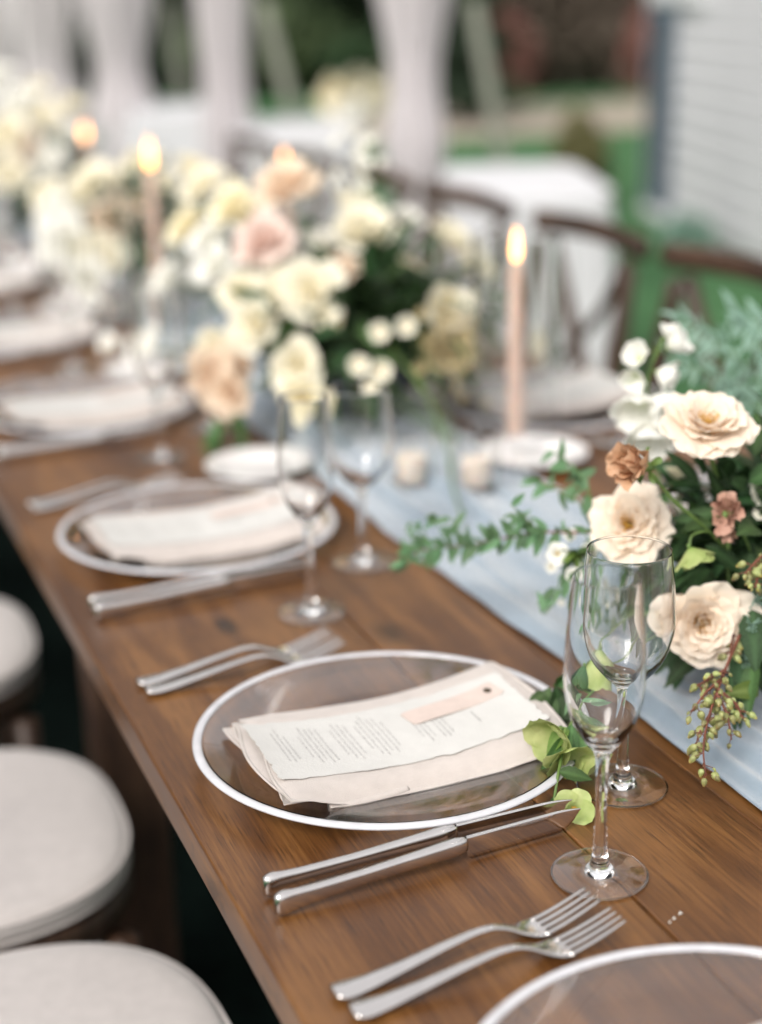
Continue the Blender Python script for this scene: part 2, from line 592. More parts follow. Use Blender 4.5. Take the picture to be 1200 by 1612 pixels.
# ------------------------------------------------------------------ ground
def sheet(name, mat, x0, x1, y0, y1, z, nx=2, ny=2, amp=0.0, seed=1):
    xs, ys = np.linspace(x0, x1, nx), np.linspace(y0, y1, ny)
    X, Y = np.meshgrid(xs, ys, indexing='ij')
    Z = z + amp * (np.sin(X * 1.7 + seed) * np.cos(Y * 1.3 + seed * 2) + 0.5 * np.sin(X * 4.1 + Y * 3.3))
    o = MB().grid(np.stack([X, Y, Z], -1)).build(name, mat)
    return tag(o, kind='structure')


sheet("ground", "lawn_grass", -120, 160, -60, 240, 0.0, 2, 2)
sheet("painted_table_shade", "painted_table_shade", -2.2, 1.42, -1.5, 9.0, 0.006, 60, 90, 0.0008)  # dark sheet over the lawn; its colour stands in for under-table shade

# ------------------------------------------------------------------ background: house, hedges, trees, tent
sheet("gravel_path", "gravel_path", 2.0, 60, 14.2, 17.9, 0.004, 24, 12, 0.0)


def leaf_cloud(mb, n, centre, radii, size, rng, shape='ellipsoid', m=0, power=0.5):
    """n small folded leaves through a volume."""
    c = np.array(centre, float)
    R = np.array(radii, float)
    d = rng.normal(size=(n, 3))
    d /= np.linalg.norm(d, axis=1)[:, None]
    rad = rng.random(n) ** power
    lump = 1 + 0.16 * np.sin(d[:, 0] * 5 + c[0]) * np.cos(d[:, 2] * 6 + c[1]) + 0.12 * np.sin(d[:, 1] * 9)
    p = d * rad[:, None] * lump[:, None]
    if shape == 'cone':
        z = rng.random(n) ** 1.3
        a = rng.random(n) * 2 * pi
        rr = (1 - z) * (0.75 + 0.25 * np.sin(z * 40)) * (0.55 + 0.45 * rng.random(n) ** 0.4)
        p = np.stack([rr * np.cos(a), rr * np.sin(a), z * 2 - 1], -1)
    p = p * R + c
    a = rng.normal(size=(n, 3)); a /= np.linalg.norm(a, axis=1)[:, None]
    b = np.cross(a, rng.normal(size=(n, 3))); b /= np.linalg.norm(b, axis=1)[:, None]
    s = size * (0.6 + 0.8 * rng.random(n))[:, None]
    q = np.cross(a, b) * s * 0.12
    V = np.stack([p - a * s, p + b * s * 0.42 + q, p + a * s, p - b * s * 0.42 + q], 1).reshape(-1, 3)
    F = []
    for i in range(n):
        k = 4 * i
        F.append((k, k + 1, k + 2))
        F.append((k, k + 2, k + 3))
    mb.add(V, F, m=m)


def tree(name, label, cat, loc, height, rad, mat, seed, n=2600, cone=False, leaf=0.12, group=None, stem_r=0.14):
    rng = np.random.default_rng(seed)
    t = thing(name, label, cat, loc, 0, group)
    top = height * (0.9 if cone else 0.6)
    MB().tube(curve3([(0, 0, -0.1), (0.05 * rad, 0.03, top * 0.4), (-0.04 * rad, 0, top)], 5), [stem_r * (1 - 0.055 * i) for i in range(11)], 10).build("trunk", "bark", t)
    bl = MB()
    for k in range(7):
        a = k * 2.4
        z0 = height * (0.25 + 0.06 * k)
        bl.tube([(0, 0, z0), (rad * 0.4 * cos(a), rad * 0.4 * sin(a), z0 + height * 0.1), (rad * 0.75 * cos(a), rad * 0.75 * sin(a), z0 + height * 0.16)], [stem_r * 0.4, stem_r * 0.25, stem_r * 0.08], 6)
    bl.build("limbs", "bark", t)
    mb = MB()
    if cone:
        leaf_cloud(mb, n, (0, 0, height * 0.53), (rad, rad, height * 0.47), leaf, rng, 'cone')
    else:
        for k in range(7):
            c = (rad * 0.5 * cos(k * 2.4), rad * 0.5 * sin(k * 2.4), height * (0.36 + 0.075 * k))
            leaf_cloud(mb, n // 7, c, (rad * 0.62, rad * 0.62, height * 0.22), leaf, rng)
    mb.build("crown", mat, t, smooth=False)
    return t


def shrub(name, label, loc, size, mat, seed, n=1500, leaf=0.06, group=None):
    rng = np.random.default_rng(seed)
    t = thing(name, label, "shrub", loc, 0, group)
    st = MB()
    for k in range(6):
        a = k * 1.05
        st.tube([(0, 0, -0.05), (size[0] * 0.3 * cos(a), size[1] * 0.3 * sin(a), size[2] * 0.5), (size[0] * 0.5 * cos(a), size[1] * 0.5 * sin(a), size[2] * 0.85)], [0.03, 0.02, 0.008], 6)
    st.build("stems", "bark", t)
    mb = MB()
    for k in range(5):
        leaf_cloud(mb, n // 5, (size[0] * 0.4 * cos(k * 2.4), size[1] * 0.4 * sin(k * 2.4), size[2] * (0.45 + 0.06 * k)), (size[0] * 0.62, size[1] * 0.62, size[2] * 0.5), leaf, rng)
    mb.build("foliage", mat, t, smooth=False)
    return t


# brown brush and bare hedge beyond the path, dark evergreens to its left
bg_trees = [
    ("dark evergreen standing just left of the front tent drape", (8.3, 24.0, 0), 6.5, 1.75, "tree_dark", 3, 9000),
    ("small dark evergreen right of the front tent drape", (7.25, 16.1, 0), 3.4, 0.55, "tree_dark", 8, 4000),
    ("dark evergreen seen between the second and third tent drapes", (6.0, 24.0, 0), 7.0, 1.3, "tree_dark", 5, 8000),
    ("dark evergreen showing in the diamond gap between far left drapes", (4.8, 24.5, 0), 7.0, 1.2, "tree_dark", 6, 8000),
    ("mid green evergreen farthest to the left behind the tent", (3.6, 25.0, 0), 7.0, 1.3, "tree_mid", 7, 8000),
    ("tall evergreen behind and between the darker two on the left", (7.1, 27.0, 0), 8.0, 1.8, "tree_dark", 9, 8000)]
for lab, loc, hgt, rad, mt, sd_, n_ in bg_trees:
    tree("evergreen_tree", lab, "tree", loc, hgt, rad, mt, sd_, n=n_, cone=True, leaf=0.28 if rad > 1 else 0.14, group="evergreens behind the tent")
talls = ["left of all the drapes", "behind the far left drapes", "behind the diamond shaped gap", "between the third and second drapes", "left of the front drape", "behind the front drape", "behind the slanting strap", "behind the brown brush", "left of the white house", "behind the corner of the white house", "behind the white house"]
for i in range(11):
    az = radians(-34 + i * 9.0)
    dd = 33 + 3 * (i % 2)
    tree("tall_tree", "tall dark leafy tree " + talls[i], "tree", (-0.25 + dd * sin(az), dd * cos(az), 0), 13.0 + 1.2 * ((i * 7) % 4), 4.6, "tree_dark" if i % 3 else "tree_mid", 400 + i, n=9000, leaf=0.62, group="tall trees behind the garden", stem_r=0.3)
for lab, loc, mt in [("brown leafless tree behind the path left of the white house", (12.6, 22.5, 0), "brush_brown"), ("brown bare tree beside the dark evergreens beyond the path", (10.9, 22.5, 0), "brush_brown")]:
    tree("bare_tree", lab, "tree", loc, 5.0, 1.9, mt, int(loc[0]), n=9000, leaf=0.2, group="bare brown trees beyond the path")
for i, (x, y, sx, sz, mt, lab) in enumerate([
        (9.9, 20.3, 1.0, 2.0, "brush_brown", "brown brushy shrub beyond the path beside the slanting strap"),
        (11.1, 20.0, 1.1, 2.2, "brush_brown", "tall brown shrub in the middle of the brush beyond the path"),
        (12.4, 19.8, 1.1, 2.2, "brush_brown", "brown shrub nearest the white house beyond the path"),
        (9.5, 19.6, 0.35, 0.9, "brush_red", "small reddish shrub beside the slanting strap"),
        (11.4, 18.9, 0.4, 1.0, "brush_red", "low reddish shrub in front of the brown brush"),
        (6.9, 22.0, 1.3, 1.2, "tree_mid", "mid green shrub low between the tent drapes")]):
    shrub("garden_shrub", lab, (x, y, 0), (sx, sx * 0.8, sz), mt, 60 + i, n=5000, leaf=0.12, group="shrubs beyond the path")
shrub("low_shrub", "yellow green shrub at the corner of the white house", (4.95, 9.35, 0), (0.20, 0.20, 0.5), "shrub_olive", 90, n=1500, leaf=0.05)
shrub("low_shrub", "small green shrub at the foot of the white siding", (4.35, 7.1, 0), (0.15, 0.15, 0.2), "leaf_teal", 91, n=500, leaf=0.04)

# white clapboard house on the right
house = thing("clapboard_house", "white clapboard house wall with blue louvred shutter on the right", "house", (5.05, 8.68, 0), 0)
hd = Vector((-0.287, -0.958, 0)).normalized()             # along the wall, towards the camera
hang = math.atan2(hd.y, hd.x)
house.rotation_euler.z = hang                              # local +x runs along the wall, local +y is into the house? keep outside = -y
MB().box(0, 9.0, 0.03, 5.0, -0.1, 4.2).build("wall", "siding_white", house, smooth=False)
bd = MB()
bd.V = []
board = MB().add([(0.0, 0.025, 0), (9.0, 0.025, 0), (9.0, 0.0, 0.0), (0.0, 0.0, 0.0), (0.0, 0.025, 0.118), (9.0, 0.025, 0.118), (9.0, 0.018, 0.118), (0.0, 0.018, 0.118)],
                 [(0, 1, 2, 3), (3, 2, 6, 7), (7, 6, 5, 4), (0, 3, 7, 4), (1, 5, 6, 2)]).mesh("siding_board", "siding_white", smooth=False)
for k in range(34):
    obj("siding_board", board, house, loc=(0, 0, 0.10 + 0.118 * k))
MB().box(-0.03, 0.05, -0.015, 5.0, -0.1, 4.2, 0.004).build("corner_board", "trim_white", house, smooth=False)
win = MB().box(0.06, 1.1, -0.045, 0.02, 1.29, 1.42, 0.004).box(0.06, 1.1, -0.05, 0.02, 0.02, 0.08, 0.004).build("window_casing", "trim_white", house, smooth=False)
sh = thing("shutter", None, None)
sh.parent = house
sh.location = (0.08, -0.02, 0.09)
MB().box(0, 0.05, -0.02, 0.015, 0, 1.18, 0.003).box(0.43, 0.48, -0.02, 0.015, 0, 1.18, 0.003).box(0.052, 0.428, -0.02, 0.015, 0, 0.07, 0.003).box(0.052, 0.428, -0.02, 0.015, 1.11, 1.18, 0.003).build("shutter_frame", "shutter_blue", sh, smooth=False)
slat = MB().box(0, 0.37, -0.030, 0.030, -0.004, 0.004).mesh("slat", "shutter_blue", smooth=False)
for k in range(18):
    obj("slat", slat, sh, loc=(0.055, 0.0, 0.095 + 0.058 * k), rot=(radians(-40), 0, 0))


# tent legs with gathered white drapes
def drape_pole(loc, waist_z, w_top, w_waist, w_low, w_foot, label, seed, squash=0.8, h=3.0):
    rng = np.random.default_rng(seed)
    t = thing("draped_tent_pole", label, "tent drape", loc, rng.random() * 3, "tent poles wrapped in white drapes")
    MB().tube([(0, 0, 0), (0, 0, h)], 0.025, 12).build("pole", "pole_metal", t)
    zs = np.linspace(0.01, h - 0.05, 60)
    kn = [(0.0, w_foot), (waist_z * 0.45, w_foot * 1.0), (waist_z * 0.72, w_low), (waist_z * 0.93, w_waist * 1.15), (waist_z, w_waist), (waist_z * 1.06, w_waist * 1.12), (waist_z * 1.45, w_top), (h, w_top * 1.25)]
    zk, rk = zip(*kn)
    rad = np.interp(zs, zk, rk)
    rad = np.convolve(np.pad(rad, 2, mode='edge'), np.ones(5) / 5, 'valid')
    A = np.linspace(0, 2 * pi, 97)
    P = np.zeros((len(zs), 97, 3))
    ph = rng.random(3) * 6
    for i, (z, r) in enumerate(zip(zs, rad)):
        f = 1 + 0.14 * np.sin(13 * A + ph[0] + z * 0.6) + 0.07 * np.sin(7 * A + ph[1] - z)
        rr = r * f
        P[i, :, 0] = rr * np.cos(A)
        P[i, :, 1] = rr * np.sin(A) * squash
        P[i, :, 2] = z
    MB().grid(P).build("drape", "drape_cloth", t)
    MB().tube([(w_waist * 1.05 * cos(a), w_waist * 1.05 * squash * sin(a), waist_z + 0.01 * sin(3 * a)) for a in np.linspace(0, 2 * pi, 25)], 0.012, 8).build("tie_band", "drape_cloth", t)
    return t


drape_pole((2.2101, 5.7617, 0.0000), 1.06, 0.185, 0.090, 0.140, 0.065, "front white drape tied round a tent pole behind the tall white blossoms", 1)
drape_pole((2.0443, 7.7894, 0.0000), 0.98, 0.140, 0.105, 0.145, 0.13, "white tent drape left of the front one, above the pink roses", 2)
drape_pole((1.9170, 9.5837, 0.0000), 0.97, 0.22, 0.115, 0.205, 0.18, "white tent drape right of the diamond shaped gap", 3)
drape_pole((1.6231, 10.3558, 0.0000), 0.97, 0.22, 0.125, 0.22, 0.20, "white tent drape left of the diamond shaped gap", 4)
drape_pole((1.5106, 11.9262, 0.0000), 0.97, 0.20, 0.16, 0.24, 0.2, "white tent drape at the left edge of the scene", 5)


def strap(p0, p1, label, w=0.09):
    p0, p1 = Vector(p0), Vector(p1)
    d = (p1 - p0)
    mb = MB()
    n = Vector((1, -0.4, 0)).normalized()
    a = n.cross(d.normalized()).normalized()
    pts = [p0 - n * w / 2, p0 + n * w / 2, p1 + n * w / 2, p1 - n * w / 2]
    V = [tuple(p + a * s) for s in (-0.004, 0.004) for p in pts]
    mb.add(V, [(0, 1, 2, 3), (7, 6, 5, 4), (0, 4, 5, 1), (1, 5, 6, 2), (2, 6, 7, 3), (3, 7, 4, 0)])
    o = mb.build("tent_strap", "strap_web", None, smooth=False)
    tag(o, label, "tent strap", "slanting guy straps of the tent")
    st = MB().tube([tuple(p1 + Vector((0, 0, -0.05))), tuple(p1 + Vector((0, 0, 0.25)))], 0.015, 8).build("stake", "pole_metal", o)


strap((2.9829, 6.8708, 1.3318), (3.0412, 6.4152, 0.0000), "pale guy strap slanting down right of the front tent drape", 0.065)
strap((2.5256, 8.6449, 1.3497), (2.7184, 8.1710, 0.0000), "pale guy strap slanting down between the two largest drapes", 0.07)
strap((2.5148, 10.6929, 1.3593), (2.5509, 10.1994, 0.0000), "pale guy strap seen in the dark gap between drapes", 0.06)


# white-clothed tables beyond
def clothed_table(loc, sx, sy, rz, label, seed):
    rng = np.random.default_rng(seed)
    t = thing("clothed_table", label, "table", loc, rz, "white clothed tables beyond the long table")
    MB().box(-sx / 2 + 0.01, sx / 2 - 0.01, -sy / 2 + 0.01, sy / 2 - 0.01, 0.715, 0.74, 0.01).build("tabletop", "chair_wood", t)
    lg = MB().tube([(0, 0, 0), (0, 0, 0.715)], 0.02, 8).mesh("leg", "pole_metal")
    for a in (-1, 1):
        for b in (-1, 1):
            obj("leg", lg, t, loc=(a * (sx / 2 - 0.12), b * (sy / 2 - 0.12), 0))
    # cloth: rounded rectangle outline, from the centre over the edge and down in folds
    N = 160
    A = np.linspace(0, 2 * pi, N + 1)
    ex = 2 / 9.0
    ox = np.sign(np.cos(A)) * np.abs(np.cos(A)) ** ex * sx / 2
    oy = np.sign(np.sin(A)) * np.abs(np.sin(A)) ** ex * sy / 2
    rows = []
    for s in (0.0, 0.5, 0.94, 0.985):
        rows.append(np.stack([ox * s, oy * s, np.full(N + 1, 0.746)], -1))
    for z in (0.742, 0.72, 0.6, 0.45, 0.3, 0.15, 0.02):
        k = (0.742 - z) / 0.72
        f = 1 + 0.0 * A
        out = 0.006 + 0.055 * k * (0.5 + 0.5 * np.sin(A * 23 + 2 * np.sin(A * 3 + seed)))
        nx, ny = np.cos(A), np.sin(A)
        rows.append(np.stack([ox + nx * out, oy + ny * out, np.full(N + 1, z)], -1))
    MB().grid(np.stack(rows, 0)).build("tablecloth", "white_cloth", t)
    return t


clothed_table((2.2715, 4.9595, 0.0000), 0.50, 0.95, radians(-20), "nearest white clothed table behind the burning taper", 1)
clothed_table((2.3872, 7.6766, 0.0000), 0.60, 1.1, radians(-20), "second white clothed table between the two largest drapes", 2)
clothed_table((2.2645, 9.4486, 0.0000), 0.6, 1.1, radians(-20), "third white clothed table left of the second drape", 3)


# ------------------------------------------------------------------ the long table
table = thing("farm_table", "long stained wooden farm table set for a dinner", "table", (0, 0, 0.76))
TZ = 0.76
seams = [0.0, 0.262, 0.398, 0.53, 0.664, 0.80, 1.0]
YB, YE = -0.55, 7.2
for i in range(6):
    a, b = seams[i] + 0.0005, seams[i + 1] - 0.0005
    w = b - a
    mb = MB().box(-w / 2, w / 2, YB, YE, -0.034, -0.0006 * (i % 3 == 2), 0.0016 if 0 < i < 5 else 0.0028)
    mb.build("plank", "table_wood", table, smooth=False, loc=((a + b) / 2, 0, 0))
MB().box(0.06, 0.94, YB + 0.1, YE - 0.1, -0.10, -0.036).build("apron", "chair_wood", table, smooth=False)
tl = MB().box(-0.045, 0.045, -0.045, 0.045, -0.76, -0.036, 0.006).mesh("leg", "chair_wood", smooth=False)
for y in (-0.3, 1.9, 4.3, 6.9):
    for x in (0.12, 0.88):
        obj("leg", tl, table, loc=(x, y, 0))

# runner: crumpled gauze down the middle
ys = np.linspace(0.1, 6.9, 700)
us = np.linspace(0, 1, 90)
Yg, Ug = np.meshgrid(ys, us, indexing='ij')
L_ = 0.402 + 0.008 * np.sin(Yg * 2.1) + 0.004 * np.sin(Yg * 7.3) + 0.0015 * np.sin(Yg * 23) + 0.0008 * np.sin(Yg * 61)
R_ = 0.665 + 0.016 * np.sin(Yg * 2.7 + 1) + 0.007 * np.sin(Yg * 9)
Xg = L_ + (R_ - L_) * Ug
wr = (0.5 + 0.5 * np.sin(Xg * 95 + 5 * np.sin(Yg * 2.2) + Yg * 3)) ** 3 * 0.0130 * (0.5 + 0.5 * np.sin(Yg * 4.1 + Xg * 14))
wr += (0.5 + 0.5 * np.sin(Xg * 37 - 4 * np.sin(Yg * 1.4 + 1))) ** 4 * 0.0095
wr += 0.0014 * np.sin(Xg * 210 + Yg * 17) * np.sin(Yg * 31)
wr += 0.0075 * np.exp(-((Xg - 0.440 - 0.012 * np.sin(Yg * 5)) / 0.0065) ** 2) * (0.6 + 0.4 * np.sin(Yg * 9))
wr += 0.0065 * np.exp(-((Xg - 0.478 - 0.016 * np.sin(Yg * 4 + 2)) / 0.008) ** 2) * (0.5 + 0.5 * np.sin(Yg * 7 + 1))
edge = np.minimum(Ug, 1 - Ug) * 2
Zg = TZ + 0.0026 + np.abs(wr) * np.clip(edge * 6, 0.10, 1)
ro = MB().grid(np.stack([Xg, Yg, Zg], -1)).build("table_runner", "runner_gauze")
tag(ro, "dusty blue gauze runner crumpled down the middle of the long table", "table runner")
sol = ro.modifiers.new("thick", 'SOLIDIFY')
sol.thickness = 0.0009
sol.offset = -1


# ------------------------------------------------------------------ prototypes of the place setting
def make_charger():
    t = thing("charger_plate", "x", "charger plate")
    pr = smooth_prof([(0.0, 0.0020), (0.06, 0.0020), (0.080, 0.0016), (0.088, 0.0034), (0.094, 0.0078), (0.104, 0.0102), (0.135, 0.0150), (0.1552, 0.0182)], 5)
    top = smooth_prof([(0.1546, 0.0210), (0.135, 0.0186), (0.104, 0.0140), (0.094, 0.0122), (0.0865, 0.0098), (0.0815, 0.0062), (0.070, 0.0056), (0.0, 0.0056)], 5)
    MB().lathe(pr + top, 128).build("plate_glass", "plate_glass", t)
    a = np.linspace(0, 2 * pi, 15)[:-1]
    ring = [(0.1596 + 0.0040 * cos(x), 0.0200 + 0.0023 * sin(x)) for x in a]
    MB().lathe(ring + [ring[0]], 128).build("rim", "rim_white", t)
    return t


def nap_z(x, y):
    """height of the napkin's underside above the table (plate-centred)."""
    b = 0.0105 + 0.0120 * np.clip(np.abs(x) / 0.125, 0, 1.2) ** 2
    return b + 0.0012 * np.sin(x * 40 + 1) * np.sin(y * 35 + 2)


NAP_TOP = 0.0142


def make_napkin():
    t = thing("linen_napkin", "x", "napkin")
    rng = np.random.default_rng(5)
    L = [(-0.122, 0.124, -0.076, 0.052, 0.0), (-0.118, 0.121, -0.072, 0.053, 0.0033), (-0.124, 0.118, -0.074, 0.050, 0.0064), (-0.117, 0.129, -0.090, 0.056, 0.0103)]
    for k, (x0, x1, y0, y1, zz) in enumerate(L):
        us_, vs_ = np.linspace(0, 1, 44), np.linspace(0, 1, 26)
        U, V = np.meshgrid(us_, vs_, indexing='ij')
        X = x0 + (x1 - x0) * U
        Y = y0 + (y1 - y0) * V
        Y = Y + 0.013 * (1 - U) * -1 * (1 - V) + 0.012 * U * V        # slight skew like the photo
        X = X + 0.006 * np.sin(V * 5 + k * 1.3) * (1 - U) + 0.003 * np.sin(V * 4 + 2 * k) * U
        Y = Y + 0.003 * np.sin(U * 7 + k * 1.7)
        e = np.minimum(np.minimum(U, 1 - U) * 25, np.minimum(V, 1 - V) * 14)
        e = np.clip(e, 0, 1)
        th = 0.0030 * (0.25 + 0.75 * np.sqrt(e))
        wob = 0.0012 * np.sin(X * 55 + k * 2) * np.cos(Y * 60 + k) * (1 - 0.6 * e) * (k + 1) / 3 * np.clip(1.1 - 3 * U, 0.12, 1)
        # the front right corner droops over the plate's rim
        droop = -0.006 * np.clip((U - 0.75) * 4, 0, 1) ** 2 * np.clip((0.5 - V) * 2, 0, 1)
        base = nap_z(X, Y) + zz + wob + droop
        top = base + th * 0.9 + 0.0004
        bot = base + 0.003 - th
        if k == 3:
            dropf = 0.0100 * np.clip((0.15 - V) / 0.15, 0, 1) ** 2.4 * np.clip((U - 0.06) / 0.14, 0, 1) + 0.003 * np.clip((V - 0.9) * 10, 0, 1) ** 2
            bot = bot - dropf
            top = nap_z(X, Y) + NAP_TOP * (0.78 + 0.22 * np.sqrt(e)) + droop + 0.0003 * np.sin(X * 90 + Y * 60) - dropf
        mb = MB()
        nu, nv = X.shape
        mb.grid(np.stack([X, Y, top], -1))
        mb.grid(np.stack([X, Y, bot], -1)[::-1])
        # edge strips
        idx = [(i, 0) for i in range(nu)] + [(nu - 1, j) for j in range(1, nv)] + [(i, nv - 1) for i in range(nu - 2, -1, -1)] + [(0, j) for j in range(nv - 2, -1, -1)]
        T = np.array([(X[i, j], Y[i, j], top[i, j]) for i, j in idx])
        B = np.array([(X[i, j], Y[i, j], bot[i, j]) for i, j in idx])
        Mi = (T + B) / 2
        cx, cyy = X.mean(), Y.mean()
        dirn = Mi[:, :2] - np.array([cx, cyy])
        nrm = np.stack([np.where(np.abs(dirn[:, 0]) / 0.122 > np.abs(dirn[:, 1]) / 0.07, np.sign(dirn[:, 0]), 0), np.where(np.abs(dirn[:, 0]) / 0.122 > np.abs(dirn[:, 1]) / 0.07, 0, np.sign(dirn[:, 1]))], -1)
        Mi[:, :2] += nrm * 0.0014
        mb.grid(np.stack([B, Mi, T], 0))
        mb.build("fold_layer", "linen_napkin", t)
    # tucked fold peeking out at the front left corner
    pts = curve3([(-0.088, -0.0960, 0.0165), (-0.070, -0.0975, 0.0150), (-0.045, -0.0945, 0.0140), (-0.020, -0.0900, 0.0140)], 8)
    MB().tube([tuple(p) for p in pts], [0.0058 - 0.0001 * i for i in range(len(pts))], 14, flat=0.85).build("tucked_fold", "linen_napkin", t)
    return t


def card_z(x, y):
    return nap_z(x, y) + NAP_TOP + 0.0008 + 0.004 * np.clip((np.abs(x) - 0.10) / 0.03, 0, 1) ** 2 * 0.4


def make_card():
    t = thing("menu_card", "x", "menu card")
    rng = np.random.default_rng(8)
    us_, vs_ = np.linspace(0, 1, 60), np.linspace(0, 1, 30)
    U, V = np.meshgrid(us_, vs_, indexing='ij')
    X = -0.119 + 0.237 * U
    Y = -0.071 + 0.103 * V - 0.006 * (1 - U) * 0 + 0.008 * (U - 0.5)
    dk = lambda s, n: 0.0011 * np.interp(np.linspace(0, 1, n), np.linspace(0, 1, 40), np.random.default_rng(s).normal(size=40) * 0.8)
    Y[:, 0] += dk(1, 60); Y[:, -1] += dk(2, 60)
    X[0, :] += dk(3, 30); X[-1, :] += dk(4, 30)
    Z = card_z(X, Y)
    T, B = np.stack([X, Y, Z + 0.0006], -1), np.stack([X, Y, Z], -1)
    mb = MB().grid(T).grid(B[::-1])
    nu, nv = X.shape
    idx = [(i, 0) for i in range(nu)] + [(nu - 1, j) for j in range(1, nv)] + [(i, nv - 1) for i in range(nu - 2, -1, -1)] + [(0, j) for j in range(nv - 2, -1, -1)]
    mb.grid(np.stack([np.array([B[i, j] for i, j in idx]), np.array([T[i, j] for i, j in idx])], 0))
    mb.build("paper_sheet", "paper", t)
    # rows of fine letterpress: little strokes grouped in words, rows run across the card for the guest
    tx = MB()

    def row(x, half, size=0.00150, y0=-0.0195):
        y = y0 - half
        while y < y0 + half:
            wlen = rng.uniform(0.003, 0.009)
            yy = y
            while yy < y + wlen:
                h_ = size * rng.choice([0.55, 0.6, 1.0, 0.6])
                d_ = rng.uniform(0.0005, 0.0008)
                xo = rng.choice([0, 0, -0.0003])
                sk = (yy, yy + d_ * 0.6)
                q = []
                for (px_, py_) in ((x + xo, sk[0]), (x + xo, sk[1]), (x + xo + h_, sk[1] + 0.0001), (x + xo + h_, sk[0] + 0.0001)):
                    q.append((px_, py_, float(card_z(np.array(px_), np.array(py_))) + 0.00105))
                tx.add(q, [(0, 1, 2, 3)])
                yy += d_ + 0.0002
            y += wlen + 0.0014
    xs_rows = [(0.043, 0.020), (0.0385, 0.026), (0.034, 0.024), (0.0265, 0.020), (0.022, 0.027), (0.0175, 0.017),
               (-0.006, 0.022), (-0.0105, 0.033), (-0.015, 0.028), (-0.0195, 0.034), (-0.024, 0.030), (-0.0285, 0.018),
               (-0.037, 0.024), (-0.0415, 0.034), (-0.046, 0.030), (-0.0505, 0.022),
               (-0.062, 0.030), (-0.0665, 0.033), (-0.071, 0.026), (-0.0755, 0.031), (-0.080, 0.020),
               (-0.092, 0.022), (-0.0965, 0.028), (-0.101, 0.025)]
    for x, hf in xs_rows:
        row(x, hf)
    row(0.070, 0.010, 0.0022, -0.024)
    tx.build("printed_text", "ink", t, smooth=False)
    return t


def make_name_tag():
    t = thing("name_tag", "x", "name tag")
    ang = radians(9)
    us_, vs_ = np.linspace(0, 1, 30), np.linspace(0, 1, 8)
    U, V = np.meshgrid(us_, vs_, indexing='ij')
    w = 0.0125 * np.clip(np.minimum(U, 1 - U) * 14 + 0.72, 0, 1) ** 0.6
    lx = -0.046 + 0.092 * U
    ly = (V * 2 - 1) * w
    X = 0.062 + lx * cos(ang) - ly * sin(ang)
    Y = 0.004 + lx * sin(ang) + ly * cos(ang)
    Z = card_z(X, Y) + 0.0011 + 0.0006 * np.sin(U * 6)
    T, B = np.stack([X, Y, Z + 0.0006], -1), np.stack([X, Y, Z], -1)
    mb = MB().grid(T).grid(B[::-1])
    nu, nv = X.shape
    idx = [(i, 0) for i in range(nu)] + [(nu - 1, j) for j in range(1, nv)] + [(i, nv - 1) for i in range(nu - 2, -1, -1)] + [(0, j) for j in range(nv - 2, -1, -1)]
    mb.grid(np.stack([np.array([B[i, j] for i, j in idx]), np.array([T[i, j] for i, j in idx])], 0))
    mb.build("tag_paper", "tag_paper", t)
    hx, hy = 0.062 + 0.036 * cos(ang), 0.004 + 0.036 * sin(ang)
    hz = float(card_z(np.array(hx), np.array(hy))) + 0.0020
    pr = [(0.0, 0.0004), (0.0021, 0.0004), (0.0024, 0.0008), (0.0033, 0.0007), (0.0036, 0.0), (0.0, -0.0003)]
    MB().lathe(pr, 20).build("eyelet", "brass_eyelet", t, loc=(hx, hy, hz))
    return t


def sweep_sections(secs, seg=16):
    """secs: (x, yc, zc, half_y, half_z, power) superellipse sections along x."""
    V, F = [], []
    for (x, yc, zc, hy, hz, p) in secs:
        for k in range(seg):
            a = 2 * pi * k / seg
            c, s = cos(a), sin(a)
            V.append((x, yc + hy * math.copysign(abs(c) ** (2 / p), c), zc + hz * math.copysign(abs(s) ** (2 / p), s)))
    n = len(secs)
    F = [(i * seg + k, i * seg + (k + 1) % seg, (i + 1) * seg + (k + 1) % seg, (i + 1) * seg + k) for i in range(n - 1) for k in range(seg)]
    F = [f[::-1] for f in F]
    F.append(tuple(range(seg)))
    F.append(tuple((n - 1) * seg + k for k in range(seg))[::-1])
    return V, F


def interp_secs(xs, table_, n):
    """table_: rows (x, a, b, c...) -> smooth interpolation at n points."""
    T = np.array(table_, float)
    x = np.linspace(T[0, 0], T[-1, 0], n)
    out = [x]
    for c in range(1, T.shape[1]):
        y = np.interp(x, T[:, 0], T[:, c])
        ys_ = np.convolve(np.pad(y, 2, mode='edge'), np.array([1, 2, 3, 2, 1]) / 9, 'valid')
        out.append(ys_)
    return np.stack(out, -1)


